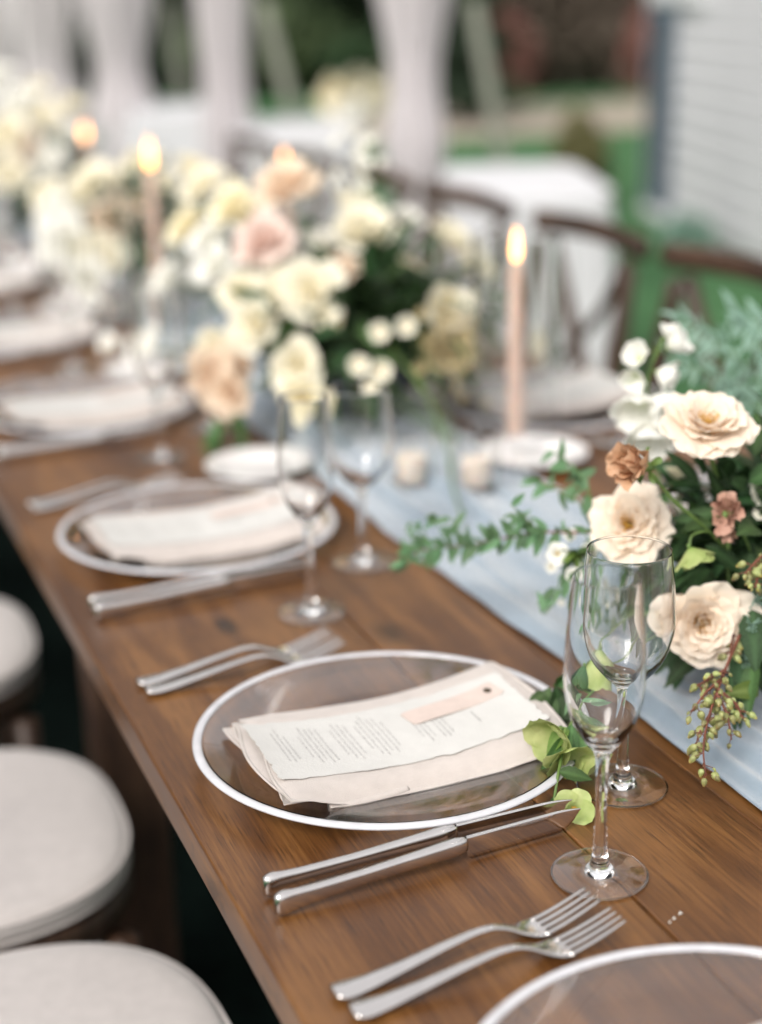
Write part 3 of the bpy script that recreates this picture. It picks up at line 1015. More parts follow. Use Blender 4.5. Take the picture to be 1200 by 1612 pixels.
def make_knife():
    """Dinner knife resting on its cutting edge: handle from x=0, tip at x=0.253."""
    t = thing("dinner_knife", "x", "knife")
    # width (z half-height) of the handle face, thickness (y)
    S = interp_secs(None, [(0.000, 0.0100, 0.0060, 0.0026), (0.002, 0.0100, 0.0094, 0.0048), (0.007, 0.0100, 0.0096, 0.0052), (0.012, 0.0100, 0.0084, 0.0036), (0.030, 0.0108, 0.0068, 0.0034), (0.07, 0.0122, 0.0056, 0.0034),
                            (0.12, 0.0138, 0.0064, 0.0042), (0.140, 0.0144, 0.0070, 0.0048), (0.148, 0.0146, 0.0068, 0.0044), (0.153, 0.0147, 0.0050, 0.0022)], 60)
    V, F = sweep_sections([(s[0], 0, s[1], s[3], s[2], 2.7) for s in S], 28)
    MB().add(V, F).build("handle", "silver", t)
    # blade
    n = 46
    X = np.linspace(0.1525, 0.253, n)
    k = (X - X[0]) / (X[-1] - X[0])
    zt = 0.0208 - 0.0010 * k - 0.0030 * np.clip((k - 0.75) / 0.25, 0, 1) ** 2
    zb = 0.0012 + 0.0100 * np.clip(1 - k / 0.04, 0, 1) ** 2 + (zt - 0.0012 - 0.0006) * np.clip((k - 0.80) / 0.20, 0, 1) ** 2.2
    rows = []
    for f, th in ((0, 0.0003), (0.25, 0.0006), (0.6, 0.0009), (0.9, 0.0011), (1.0, 0.0008)):
        rows.append(np.stack([X, np.full(n, th) * (1 - 0.4 * k), zb + (zt - zb) * f], -1))
    L1 = rows
    L2 = [r * np.array([1, -1, 1]) for r in rows[::-1]]
    G = np.stack(L1 + L2 + [L1[0]], 0)
    MB().grid(G).build("blade", "silver", t)
    return t


def make_fork():
    """Fork lying tines up: handle end at x=0, tips at x=0.198."""
    t = thing("dinner_fork", "x", "fork")
    S = interp_secs(None, [  # x, z, half width, half thick
        (0.000, 0.0046, 0.0062, 0.0020), (0.003, 0.0036, 0.0098, 0.0028), (0.010, 0.0030, 0.0096, 0.0024), (0.024, 0.0036, 0.0078, 0.0020), (0.050, 0.0070, 0.0056, 0.0019),
        (0.080, 0.0118, 0.0042, 0.0020), (0.104, 0.0148, 0.0034, 0.0022), (0.118, 0.0142, 0.0032, 0.0022), (0.130, 0.0100, 0.0038, 0.0020), (0.140, 0.0056, 0.0078, 0.0014),
        (0.148, 0.0036, 0.0112, 0.0011), (0.157, 0.0030, 0.0122, 0.0010)], 70)
    V, F = sweep_sections([(s[0], 0, s[1] + 0.001, s[2], s[3], 2.4) for s in S], 20)
    MB().add(V, F).build("handle", "silver", t)
    tm = MB()
    for j in range(4):
        y0 = (-1.5 + j) * 0.0062
        pts, rad = [], []
        for q in np.linspace(0, 1, 12):
            x = 0.153 + 0.045 * q
            z = 0.0042 + 0.0125 * q ** 1.35
            pts.append((x, y0 * (1 - 0.06 * q), z))
            rad.append(0.00180 * (1 - 0.50 * q ** 2.2))
        m_ = MB()
        m_.tube(pts, rad, 10, flat=0.55)
        m_.build("tine", "silver", t)
    return t


def make_flute():
    t = thing("champagne_flute", "x", "champagne flute")
    outer = smooth_prof([(0.0, 0.0022), (0.018, 0.0018), (0.0325, 0.0004), (0.0338, 0.0003), (0.0348, 0.0010), (0.0335, 0.0020), (0.020, 0.0036), (0.010, 0.0068), (0.0062, 0.0135), (0.0050, 0.030), (0.0042, 0.060), (0.0048, 0.090), (0.0072, 0.1005), (0.0140, 0.1090), (0.0225, 0.1240), (0.0272, 0.1420), (0.0285, 0.160), (0.0272, 0.185), (0.0250, 0.210), (0.0236, 0.2298), (0.0233, 0.2305)], 6)
    inner = smooth_prof([(0.0229, 0.2303), (0.0241, 0.210), (0.0263, 0.185), (0.0275, 0.160), (0.0262, 0.143), (0.0215, 0.1262), (0.0125, 0.1125), (0.0050, 0.1060), (0.0, 0.1050)], 6)
    MB().lathe(outer + inner, 96).build("stemmed_bowl", "crystal", t)
    return t


def make_wine():
    t = thing("wine_glass", "x", "wine glass")
    outer = smooth_prof([(0.0, 0.0022), (0.018, 0.0018), (0.0337, 0.0004), (0.0351, 0.0003), (0.0362, 0.0010), (0.0348, 0.0020), (0.021, 0.0036), (0.010, 0.0070), (0.0058, 0.0150), (0.0044, 0.030), (0.0040, 0.055), (0.0046, 0.078), (0.0075, 0.0880), (0.0180, 0.0975), (0.0300, 0.1140), (0.0364, 0.1350), (0.0372, 0.1500), (0.0355, 0.175), (0.0326, 0.2008), (0.0323, 0.2014)], 6)
    inner = smooth_prof([(0.0319, 0.2012), (0.0346, 0.175), (0.0362, 0.150), (0.0354, 0.1360), (0.0290, 0.1160), (0.0165, 0.1005), (0.0060, 0.0945), (0.0, 0.0935)], 6)
    MB().lathe(outer + inner, 96).build("stemmed_bowl", "crystal", t)
    return t


def make_side_plate():
    t = thing("bread_plate", "x", "bread plate")
    o_ = smooth_prof([(0.0, 0.003), (0.035, 0.003), (0.038, 0.0005), (0.041, 0.003), (0.055, 0.010), (0.072, 0.0150), (0.0735, 0.0163)], 5)
    i_ = smooth_prof([(0.0725, 0.0178), (0.055, 0.0132), (0.042, 0.0072), (0.038, 0.0062), (0.0, 0.0062)], 5)
    MB().lathe(o_ + i_, 72).build("plate_body", "porcelain", t)
    return t


protos = dict(charger=make_charger(), napkin=make_napkin(), card=make_card(), tag=make_name_tag(), knife=make_knife(), fork=make_fork(), flute=make_flute(), wine=make_wine(), side=make_side_plate())
used = set()
PLURAL = dict(charger="glass charger plates", napkin="folded linen napkins", card="menu cards on napkins", tag="name tags on menu cards", knife="dinner knives", fork="dinner forks", flute="champagne flutes", wine="wine glasses", side="small bread plates")


def put(kind, x, y, rz, label, z=0.0):
    p = protos[kind]
    o = p if kind not in used else copy_tree(p)
    used.add(kind)
    o.location = (x, y, TZ + z + 0.0005)
    o.rotation_euler = (0, 0, rz)
    o["label"] = label
    o["group"] = PLURAL[kind]
    return o


left = [  # y, phrase for the setting
    (0.59, "cropped by the bottom right corner"),
    (1.108, "of the sharp nearest setting"),
    (1.70, "of the next setting behind the sharp one"),
    (2.33, "of the third setting up the near side"),
    (2.95, "of the fourth setting up the near side"),
    (3.56, "of the fifth setting up the near side"),
    (4.17, "of the sixth setting up the near side"),
    (4.78, "of the seventh setting up the near side")]
right = [
    (1.42, "of the far side setting hidden behind the front roses"),
    (2.02, "of the far side setting right of the burning taper"),
    (2.64, "of the second far side setting past the taper"),
    (3.26, "of the third far side setting past the taper"),
    (3.88, "of the fourth far side setting past the taper")]
for i, (y, ph) in enumerate(left):
    dy = y - 1.108
    put('charger', 0.187, y - 0.009, 0.3 * i, "white-rimmed glass charger " + ph)
    jit = RNG.uniform(-0.03, 0.03) if i != 1 else 0
    put('napkin', 0.187, y - 0.009, jit, "folded blush linen napkin " + ph)
    put('card', 0.187, y - 0.009, jit, "white deckled menu card " + ph)
    put('tag', 0.187, y - 0.009, jit, "blush name tag with eyelet " + ph)
    if i:
        put('knife', 0.0215, 0.9265 + dy, 0.040, "silver knife nearer the charger " + ph)
        put('knife', 0.0215, 0.9005 + dy, 0.085, "silver knife farther from the plate " + ph)
        put('fork', 0.0235, 0.798 + dy + 0.518, 0.085, "silver fork farther from the plate " + ph)
        put('fork', 0.0265, 0.777 + dy + 0.518, 0.055, "silver fork nearer the plate " + ph)
    if i == 0:
        put('fork', 0.0265, 0.797, 0.090, "silver fork lying at the bottom, farther from the cropped plate")
        put('fork', 0.0300, 0.774, 0.062, "silver fork partly behind the rim of the cropped plate")
    if i:
        put('flute', (0.254 if i == 1 else 0.232), 0.858 + dy - (0.03 if i > 1 else 0), 0, "tall champagne flute " + ph)
        put('wine', 0.336, 0.966 + dy - (0.02 if i > 1 else 0), 0, "empty wine glass behind the flute " + ph)
    if i >= 2:
        put('side', 0.335, y + 0.215, 0, "small white bread plate " + ph)
for i, (y, ph) in enumerate(right):
    put('charger', 0.835, y, 0, "white-rimmed glass charger " + ph)
    jit = pi + RNG.uniform(-0.03, 0.03)
    put('napkin', 0.835, y, jit, "folded blush linen napkin " + ph)
    put('card', 0.835, y, jit, "white deckled menu card " + ph)
    put('tag', 0.835, y, jit, "blush name tag with eyelet " + ph)
    put('knife', 0.98, y + 0.185, pi + 0.03, "silver knife nearer the charger " + ph)
    put('knife', 0.98, y + 0.21, pi + 0.06, "silver knife farther from the plate " + ph)
    put('fork', 0.98, y - 0.19, pi - 0.03, "silver fork nearer the plate " + ph)
    put('fork', 0.98, y - 0.215, pi - 0.03, "silver fork farther from the plate " + ph)
    if i != 0:
        put('flute', 0.775, y + 0.265, 0, "tall champagne flute " + ph)
        put('wine', 0.70, y + 0.17 + (0.02 if i == 1 else 0), 0, "empty wine glass behind the flute " + ph)
    put('side', 0.69, y - 0.215, 0, "small white bread plate " + ph)


# ------------------------------------------------------------------ chairs
def outline(n, sx, sy, front=1.0):
    pts = []
    for k in range(n):
        a = 2 * pi * k / n
        c, s = cos(a), sin(a)
        p = 3.4 if c < 0 else 2.7
        x = math.copysign(abs(c) ** (2 / p), c) * sx
        y = math.copysign(abs(s) ** (2 / p), s) * sy * (1.0 - 0.07 * (c + 1) / 2)
        pts.append((x, y))
    return pts


def make_chair():
    t = thing("cross_back_chair", "x", "chair")
    n = 64
    ol = outline(n, 0.205, 0.215)

    def slab(prof):
        """prof: (scale, inset, z)"""
        V, F = [], []
        for (s, z) in prof:
            V += [(x * s, y * s, z) for x, y in ol]
        for i in range(len(prof) - 1):
            for k in range(n):
                F.append((i * n + k, i * n + (k + 1) % n, (i + 1) * n + (k + 1) % n, (i + 1) * n + k))
        F.append(tuple(range(n))[::-1])
        F.append(tuple((len(prof) - 1) * n + k for k in range(n)))
        return V, F
    V, F = slab([(0.93, 0.405), (0.985, 0.408), (1.0, 0.418), (1.0, 0.436), (0.985, 0.444), (0.9, 0.445)])
    MB().add(V, F).build("seat_frame", "chair_wood", t)
    V, F = slab([(0.90, 0.4455), (0.975, 0.450), (1.0, 0.461), (0.998, 0.470), (0.975, 0.4785), (0.93, 0.483), (0.82, 0.4865), (0.5, 0.4895), (0.15, 0.490)])
    Va = np.array(V)
    up_ = Va[:, 2] > 0.465
    Va[up_, 2] += 0.0016 * np.sin(Va[up_, 0] * 31 + 1) * np.sin(Va[up_, 1] * 24)
    V = Va
    cu = MB().add(V, F).build("seat_cushion", "seat_linen", t)
    pp = MB()
    for z, s in ((0.4745, 0.992), (0.452, 0.985)):
        pts = [(x * s * 1.004, y * s * 1.004, z) for x, y in ol + ol[:1]]
        pp.tube(pts, 0.0022, 6, caps=False)
    pp.build("piping", "seat_linen", cu)
    fl = MB().tube([(0, 0, 0), (0.0, 0, 0.2), (0, 0, 0.405)], [0.012, 0.016, 0.019], 12).mesh("leg", "chair_wood")
    for s in (-1, 1):
        obj("leg", fl, t, loc=(0.165, s * 0.165, 0))
    for s in (-1, 1):
        MB().tube(curve3([(-0.225, s * 0.185, 0), (-0.19, s * 0.19, 0.25), (-0.195, s * 0.195, 0.45), (-0.235, s * 0.200, 0.68), (-0.262, s * 0.190, 0.84)], 4), [0.016 + 0.005 * sin(pi * i / 16) for i in range(17)], 12).build("back_post", "chair_wood", t)
    pts = curve3([(-0.268, -0.24, 0.882), (-0.278, -0.12, 0.889), (-0.282, 0, 0.892), (-0.278, 0.12, 0.889), (-0.268, 0.24, 0.882)], 6)
    MB().tube([tuple(p) for p in pts], 0.0115, 16, flat=2.1).build("top_rail", "chair_wood", t)
    for s in (-1, 1):
        MB().tube(curve3([(-0.200, -s * 0.175, 0.47), (-0.232, -s * 0.06, 0.60), (-0.262 - 0.006 * s, s * 0.07, 0.73), (-0.272, s * 0.165, 0.850)], 6), 0.0175, 10, flat=0.5).build("cross_slat", "chair_wood", t)
    MB().tube([(-0.19, -0.19, 0.455), (-0.215, 0, 0.455), (-0.19, 0.19, 0.455)], 0.012, 8).build("back_rail", "chair_wood", t)
    for z, a in ((0.16, -1), (0.16, 1), (0.24, -1), (0.24, 1)):
        MB().tube([(-0.2, a * 0.188, z), (0.165, a * 0.165, z)], 0.009, 8).build("stretcher", "chair_wood", t)
    MB().tube([(0.165, -0.165, 0.2), (0.165, 0.165, 0.2)], 0.009, 8).build("stretcher", "chair_wood", t)
    return t


ch = make_chair()
first = True
for i, (x, y, rz, lab) in enumerate([
        (-0.150, 1.165, 0.02, "chair whose cushion fills the bottom left corner"),
        (-0.150, 1.625, 0.0, "chair with cream cushion at left, below the table's edge"),
        (-0.150, 2.215, -0.03, "chair with cream cushion cut by the left edge, third up"),
        (-0.16, 2.85, 0.02, "fourth chair up the near side of the table"),
        (-0.16, 3.45, -0.02, "fifth chair up the near side of the table"),
        (-0.16, 4.05, 0.0, "sixth chair up the near side of the table"),
        (1.10, 2.32, pi + 0.02, "brown cross-back chair cut by the right edge"),
        (1.10, 2.885, pi - 0.02, "brown cross-back chair showing its cross slats beside the taper"),
        (1.10, 3.48, pi + 0.02, "brown cross-back chair behind the taper's glass cylinder"),
        (1.10, 4.06, pi, "brown cross-back chair next past the cylinder"),
        (1.10, 4.64, pi, "brown cross-back chair below the front tent drape"),
        (1.10, 5.22, pi, "farthest brown cross-back chair up the far side")]):
    c = ch if i == 0 else copy_tree(ch)
    c.location = (x, y, 0)
    c.rotation_euler = (0, 0, rz)
    c["label"] = lab
    c["group"] = "cross-back chairs round the long table"


# ------------------------------------------------------------------ candles
def make_hurricane(h=0.29, r=0.060):
    t = thing("hurricane_glass", "x", "glass cylinder")
    pr = [(0.0, 0.0), (r - 0.002, 0.0), (r, 0.002), (r, h - 0.001), (r - 0.001, h), (r - 0.0022, h - 0.001), (r - 0.0022, 0.008), (r - 0.004, 0.006), (0.0, 0.006)]
    MB().lathe(pr, 96).build("glass_wall", "vase_glass", t)
    return t


def make_taper(h=0.245, r=0.0112):
    t = thing("taper_candle", "x", "candle")
    MB().lathe([(0.0, 0.0), (r * 1.1, 0.0), (r * 1.1, 0.002), (r * 0.98, h * 0.6), (r * 0.86, h - 0.004), (r * 0.7, h), (r * 0.3, h - 0.0015), (0.0, h - 0.002)], 32).build("wax", "taper_wax", t)
    MB().tube([(0, 0, h - 0.003), (0.0004, 0, h + 0.006), (0.0012, 0, h + 0.010)], 0.0009, 8).build("wick", "wick", t)
    z0 = h + 0.004
    fl = MB().lathe(smooth_prof([(0.0, z0), (0.0042, z0 + 0.005), (0.0062, z0 + 0.014), (0.0048, z0 + 0.027), (0.0020, z0 + 0.039), (0.0, z0 + 0.048)], 5), 20).build("flame", "flame", t)
    return t


ta, hu = make_taper(), make_hurricane()
for i, (x, y, lab) in enumerate([
        (0.708, 1.898, "right of the large bouquet"),
        (0.438, 2.85, "rising between the large bouquet and the second one"),
        (0.594, 4.20, "farthest to the left, behind the second bouquet"),
        (0.80, 3.16, "whose flame shows just above the pink roses")]):
    a = ta if i == 0 else copy_tree(ta)
    b = hu if i == 0 else copy_tree(hu)
    a.location = (x, y, TZ + 0.0095 + 0.0)
    b.location = (x, y, TZ + 0.0035)
    a["label"] = "lit blush taper " + lab
    b["label"] = "glass cylinder round the taper " + lab
    if i == 1:
        a.scale = (1, 1, 1.22)
    a["group"], b["group"] = "lit taper candles", "clear glass candle cylinders"


def make_votive():
    t = thing("votive_glass", "x", "votive holder")
    MB().lathe([(0.0, 0.0), (0.028, 0.0), (0.030, 0.002), (0.033, 0.072), (0.0322, 0.073), (0.031, 0.072), (0.028, 0.008), (0.0, 0.007)], 56).build("glass_wall", "vase_glass", t)
    return t


def make_votive_candle():
    t = thing("votive_candle", "x", "candle")
    MB().lathe([(0.0, 0.0), (0.0185, 0.0), (0.0195, 0.002), (0.0195, 0.034), (0.018, 0.036), (0.0, 0.035)], 32).build("wax", "votive_wax", t)
    MB().tube([(0, 0, 0.034), (0.0005, 0, 0.043)], 0.0008, 6).build("wick", "wick", t)
    return t


va, vb = make_votive(), make_votive_candle()
for i, (x, y, lab) in enumerate([
        (0.492, 1.765, "left of the pair below the large bouquet"),
        (0.560, 1.715, "right of the pair below the large bouquet"),
        (0.385, 3.02, "beside the small white blossoms on the near side"),
        (0.66, 2.75, "behind the large bouquet")]):
    a = va if i == 0 else copy_tree(va)
    b = vb if i == 0 else copy_tree(vb)
    a.location = (x, y, TZ + 0.004)
    b.location = (x, y, TZ + 0.0118)
    a["label"] = "clear glass votive cup, " + lab
    b["label"] = "cream votive candle, " + lab
    a["group"], b["group"] = "clear votive cups", "cream votive candles"

# ------------------------------------------------------------------ flowers and leaves
def petal_grid(L, W, th0, th1, r0, phi, rng, nu=9, nv=9, ruff=0.05, pw=1.6, z0=0.0, notch=0.2, wrap=0.42, twist=0.0, curl=0.0):
    u = np.linspace(-1, 1, nu)[:, None] * np.ones((1, nv))
    v = np.linspace(0, 1, nv)[None, :] * np.ones((nu, 1))
    vv = v * (1 - notch * np.abs(u) ** 2.3 - 0.05 * np.exp(-((u - 0.15 * np.sin(phi * 7)) / 0.22) ** 2) * (v > 0.5))
    # meridian curve
    s = np.linspace(0, 1, 60)
    th = th0 + (th1 - th0) * s ** pw + curl * np.clip((s - 0.82) / 0.18, 0, 1) ** 1.5
    r = r0 + np.concatenate([[0], np.cumsum(np.sin(th[:-1]))]) / 59 * L
    z = z0 + np.concatenate([[0], np.cumsum(np.cos(th[:-1]))]) / 59 * L
    rr, zz, tt = np.interp(vv, s, r), np.interp(vv, s, z), np.interp(vv, s, th)
    hw = W * (0.22 + 0.78 * np.clip(v / 0.62, 0, 1) ** 0.8) * np.sqrt(np.clip(1 - (np.clip(v - 0.62, 0, 1) / 0.62) ** 2, 0.05, 1))
    a = hw * u / np.maximum(np.abs(rr), wrap * L)
    p1, p2, p3 = rng.random(3) * 6.28
    w = ruff * L * (v ** 2.4) * (np.sin(u * 4.3 + p1) + 0.6 * np.sin(u * 8.7 + p2) + 0.45 * np.sin(u * 15 + p3))
    w += 0.35 * ruff * L * np.sin(v * 7 + p2 + u * 2) * v
    rr2 = rr + w * np.cos(tt)
    zz2 = zz - w * np.sin(tt)
    fa = phi + a + twist * v
    P = np.stack([rr2 * np.cos(fa), rr2 * np.sin(fa), zz2], -1)
    tint = np.clip(1 - v / 0.42, 0, 1) ** 1.4 * 0.9
    return P, tint


def bloom_petals(K, R, op, rng, nu=9, nv=9, ruff=0.05, t0=0.0, size_in=0.50):
    """op: 0 tight bud .. 1 blown open. Returns the petals from the heart outward."""
    out = []
    for k in range(K):
        t = t0 + (1 - t0) * (k + 0.5) / K
        phi = k * 2.39996 + rng.uniform(-0.25, 0.25)
        L = R * (size_in + (1.08 - size_in) * t) * rng.uniform(0.92, 1.08)
        th0 = radians(4 + (28 + 42 * op) * t)
        th1 = radians(-28 + (60 + 66 * op) * t ** 0.85) + rng.uniform(-0.12, 0.12)
        out.append(petal_grid(L, L * (0.50 + 0.10 * t), th0, th1, R * (0.02 + 0.10 * t), phi, rng, nu, nv, ruff * (0.6 + 0.6 * t) * rng.uniform(0.7, 1.4),
                              z0=-R * 0.10 * t, curl=radians(38) * t * op * rng.uniform(0.3, 1.3), notch=rng.uniform(0.12, 0.24)))
    return out


SEPAL = None


def rose(parent, loc, axis, R, mat, seed, K=30, op=0.8, ruff=0.05, t0=0.0, stamens=False, label=None, roll=0.0, sag=(), name="rose", split=True, size_in=0.5, nu=13, nv=12):
    rng = np.random.default_rng(seed)
    e = bpy.data.objects.new(name, None)
    e.empty_display_size = 0.02
    e.matrix_local = axis_matrix(loc, axis, roll)
    link(e, parent)
    if label:
        e["label"] = label
    pet = bloom_petals(K, R, op, rng, nu, nv, ruff, t0, size_in)
    for (phi, L, th) in sag:                       # a few old guard petals hanging lower
        pet.append(petal_grid(R * L, R * 0.60, radians(55), radians(th), R * 0.12, phi, rng, nu, nv, ruff * 1.1, z0=-R * 0.14, curl=radians(25)))
    if split:
        for P, T in pet:
            MB().grid(P, T).build("petal", mat, e)
    else:
        mb = MB()
        for P, T in pet:
            mb.grid(P, T)
        mb.build("petals", mat, e)
    cal = MB().lathe([(0, -R * 0.42), (R * 0.07, -R * 0.40), (R * 0.15, -R * 0.26), (R * 0.16, -R * 0.12), (R * 0.05, 0.0), (0, 0.0)], 14)
    for k in range(5):
        P, T = petal_grid(R * 0.55, R * 0.12, radians(70), radians(135), R * 0.10, k * 1.2566, rng, 5, 7, 0.06, z0=-R * 0.16, notch=0.1)
        cal.grid(P)
    cal.build("calyx", "stem_green", e)
    if stamens:
        sm = MB()
        for k in range(46):
            a, q = rng.random() * 6.28, rng.random() ** 0.5
            b = np.array([0.05 * R * cos(a), 0.05 * R * sin(a), 0.02 * R])
            tp = np.array([0.26 * R * q * cos(a), 0.26 * R * q * sin(a), R * rng.uniform(0.24, 0.40)])
            sm.tube([b, (b + tp) / 2 + [0, 0, 0.02 * R], tp], 0.00022, 4)
            sm.tube([tp - [0, 0, 0.0006], tp, tp + [0, 0, 0.0008]], [0.0003, 0.00085, 0.0003], 5)
        sm.build("stamens", "stamen", e)
    return e


def leaf_mesh(name, mat, L=1.0, W=0.4, fold=0.25, droop=0.25, serr=0.0, nv=9, tipp=1.3):
    rows = []
    for j in range(nv):
        v = j / (nv - 1)
        w = W * 0.5 * (sin(pi * min(v ** 0.75, 1)) ** 0.85) * (1 - 0.15 * v) if 0 < v < 1 else 0.0
        if serr and 0 < j < nv - 1:
            w *= 1 + serr * (1 if j % 2 else -1)
        z = -droop * v * v
        rows.append([(v * L, -w, z + fold * w + 0.02 * sin(v * 9) * W), (v * L, -w * 0.5, z + fold * w * 0.45), (v * L, 0, z), (v * L, w * 0.5, z + fold * w * 0.45), (v * L, w, z + fold * w + 0.02 * cos(v * 8) * W)])
    rows = np.array(rows)
    tn = np.zeros(rows.shape[:2]); tn[:, 2] = 1.0
    mb = MB().grid(rows, tn)
    return mb.mesh(name, mat)


LEAVES = {
    "dark": [leaf_mesh("leaf", "leaf_dark", W=0.46, serr=0.05, nv=12), leaf_mesh("leaf", "leaf_dark", W=0.40, droop=0.45, nv=10), leaf_mesh("leaf", "leaf_dark", W=0.52, fold=0.4, droop=0.12, serr=0.06, nv=14)],
    "lance": [leaf_mesh("leaf", "leaf_dark", W=0.30, droop=0.2), leaf_mesh("leaf", "leaf_dark", W=0.26, fold=0.35, droop=0.05)],
    "mid": [leaf_mesh("leaf", "leaf_mid", W=0.46, serr=0.05, nv=12), leaf_mesh("leaf", "leaf_mid", W=0.36, droop=0.4)],
    "vine": [leaf_mesh("leaf", "leaf_vine", W=0.40, fold=0.35), leaf_mesh("leaf", "leaf_vine", W=0.34, droop=0.4), leaf_mesh("leaf", "leaf_vine", W=0.46, fold=0.15, droop=0.1)],
    "teal": [leaf_mesh("leaf", "leaf_teal", W=0.34), leaf_mesh("leaf", "leaf_teal", W=0.28, droop=0.3)],
    "lime": [leaf_mesh("leaf", "leaf_lime", W=0.42, serr=0.04), leaf_mesh("leaf", "leaf_lime", W=0.5, droop=0.4)],
}


def leaf(parent, kind, loc, d, size, up=(0, 0, 1), rng=RNG, name="leaf"):
    x = Vector(d).normalized()
    u = Vector(up) + Vector((rng.uniform(-.4, .4), rng.uniform(-.4, .4), rng.uniform(-.4, .4)))
    y = u.cross(x)
    if y.length < 1e-3:
        y = Vector((0, 1, 0)).cross(x)
    y.normalize()
    z = x.cross(y)
    m = Matrix((x, y, z)).transposed().to_4x4()
    o = bpy.data.objects.new(name, rng.choice(LEAVES[kind]))
    o.matrix_local = Matrix.Translation(Vector(loc)) @ m @ Matrix.Scale(size, 4)
    return link(o, parent)


def leaf_shell(parent, kinds, n, centre, radii, size, rng, zmin=-9.0, power=0.35, keep=None):
    c, R = Vector(centre), Vector(radii)
    for _ in range(n):
        for _t in range(40):
            d = Vector((rng.gauss(0, 1), rng.gauss(0, 1), rng.gauss(0, 1))).normalized()
            q = rng.random() ** power
            p = c + Vector((d.x * R.x, d.y * R.y, d.z * R.z)) * q
            if p.z > zmin and (keep is None or keep(p)):
                break
        dd = (d + Vector((rng.uniform(-.6, .6), rng.uniform(-.6, .6), rng.uniform(-.5, .6)))).normalized()
        leaf(parent, rng.choice(kinds), p, dd, size * rng.uniform(0.7, 1.3), rng=rng)


def filler(parent, n, centre, radii, size, seed, mat="leaf_dark"):
    mb = MB()
    leaf_cloud(mb, n, centre, radii, size, np.random.default_rng(seed), power=0.6)
    o = mb.build("inner_foliage", mat, parent, smooth=False)
    o["kind"] = "stuff"
    return o


def stem(parent, pts, r=0.0016, mat="stem_green", name="stem"):
    c = curve3(pts, 6)
    n = len(c)
    return MB().tube([tuple(p) for p in c], [r * (1.1 - 0.4 * i / n) for i in range(n)], 8).build(name, mat, parent)


def simple_flower(parent, loc, axis, R, mat, seed, n=5, cup=70, name="blossom", centre="stamen", label=None, wid=0.62, cupped=0, split=False):
    rng = np.random.default_rng(seed)
    mb = MB()
    for k in range(n):
        P, T = petal_grid(R * rng.uniform(0.92, 1.06), R * wid, radians(cup - 25), radians(cup + 15 - cupped), R * 0.05, k * 2 * pi / n + rng.uniform(-.08, .08), rng, 9, 8, 0.045, notch=0.16, wrap=0.5, z0=-0.001 * (k % 2))
        mb.grid(P, T)
    mb.lathe([(0, -R * 0.25), (R * 0.09, -R * 0.2), (R * 0.07, 0), (0, R * 0.02)], 10, m=1)
    for k in range(14):
        a = k * 2.4
        q = 0.14 * R * (k / 14) ** 0.5
        mb.tube([(0, 0, 0), (q * cos(a), q * sin(a), R * 0.22)], [R * 0.012, R * 0.03], 5, m=2)
    o = mb.build(name, [mat, "stem_green", centre], parent, mat=axis_matrix(loc, axis, rng.random() * 6))
    if label:
        o["label"] = label
    return o


def bell_flower(parent, loc, axis, R, mat, seed, name="bell_blossom", label=None, n=5, close=12, ln=1.5):
    """Nodding cup of overlapping petals (hellebore, snapdragon)."""
    rng = np.random.default_rng(seed)
    mb = MB()
    for k in range(n):
        P, T = petal_grid(R * ln, R * 0.85, radians(62), radians(close + rng.uniform(-12, 14)), R * 0.06, k * 2 * pi / n + rng.uniform(-.12, .12), rng, 9, 10, 0.04, pw=0.55, notch=0.2, wrap=0.40, curl=radians(25) * rng.random())
        mb.grid(P, T)
    mb.lathe([(0, -R * 0.22), (R * 0.10, -R * 0.18), (R * 0.12, 0), (0, R * 0.02)], 10, m=1)
    o = mb.build(name, [mat, "stem_green"], parent, mat=axis_matrix(loc, axis, rng.random() * 6))
    if label:
        o["label"] = label
    return o


def bowl(parent, r, h, mat, loc):
    MB().lathe(smooth_prof([(0, 0.0), (r * 0.5, 0.0), (r * 0.52, 0.004), (r * 0.42, h * 0.18), (r * 0.65, h * 0.36), (r * 0.95, h * 0.7), (r, h), (r * 0.95, h), (r * 0.88, h * 0.7), (r * 0.5, h * 0.42), (0, h * 0.38)], 4), 56).build("bowl", mat, parent, loc=loc)


V = Vector
CD = V((-0.35, -0.87, 0.33))           # roughly from the flowers toward the camera side of the table

# ================== nearest arrangement (roses, berries, vine) ==================
a1 = thing("flower_arrangement", "nearest bouquet with three open blush roses, hanging berries and a trailing vine", "bouquet", (0, 0, 0), 0, "bouquets down the middle of the table")
bowl(a1, 0.082, 0.085, "dark_bowl", (0.600, 1.075, TZ + 0.004))
rose(a1, (0.4912, 1.1000, 1.0054), (-0.10, -0.40, 0.91), 0.0405, "petal_blush", 101, K=22, op=0.95, ruff=0.040, t0=0.34, stamens=True, roll=0.4,
     sag=((3.6, 1.15, 112), (2.9, 1.1, 105), (4.4, 1.05, 108), (5.6, 1.0, 100)), label="widest open blush rose facing up on a tall bare stem")
rose(a1, (0.4338, 1.1300, 0.9163), (-0.46, -0.62, 0.55), 0.0370, "petal_blush", 102, K=22, op=0.86, ruff=0.045, t0=0.26, stamens=True, roll=1.0,
     sag=((4.2, 1.15, 105), (5.0, 1.1, 98)), label="blush rose with a golden heart half behind the wine glass rim")
rose(a1, (0.4562, 1.0450, 0.8531), (-0.33, -0.90, 0.20), 0.0400, "petal_blush", 103, K=34, op=0.74, ruff=0.036, t0=0.08, roll=2.0, size_in=0.36, stamens=True,
     sag=((4.6, 1.28, 92), (0.9, 1.22, 84), (3.4, 1.18, 88)), label="full blush rose facing the viewer above the berries")
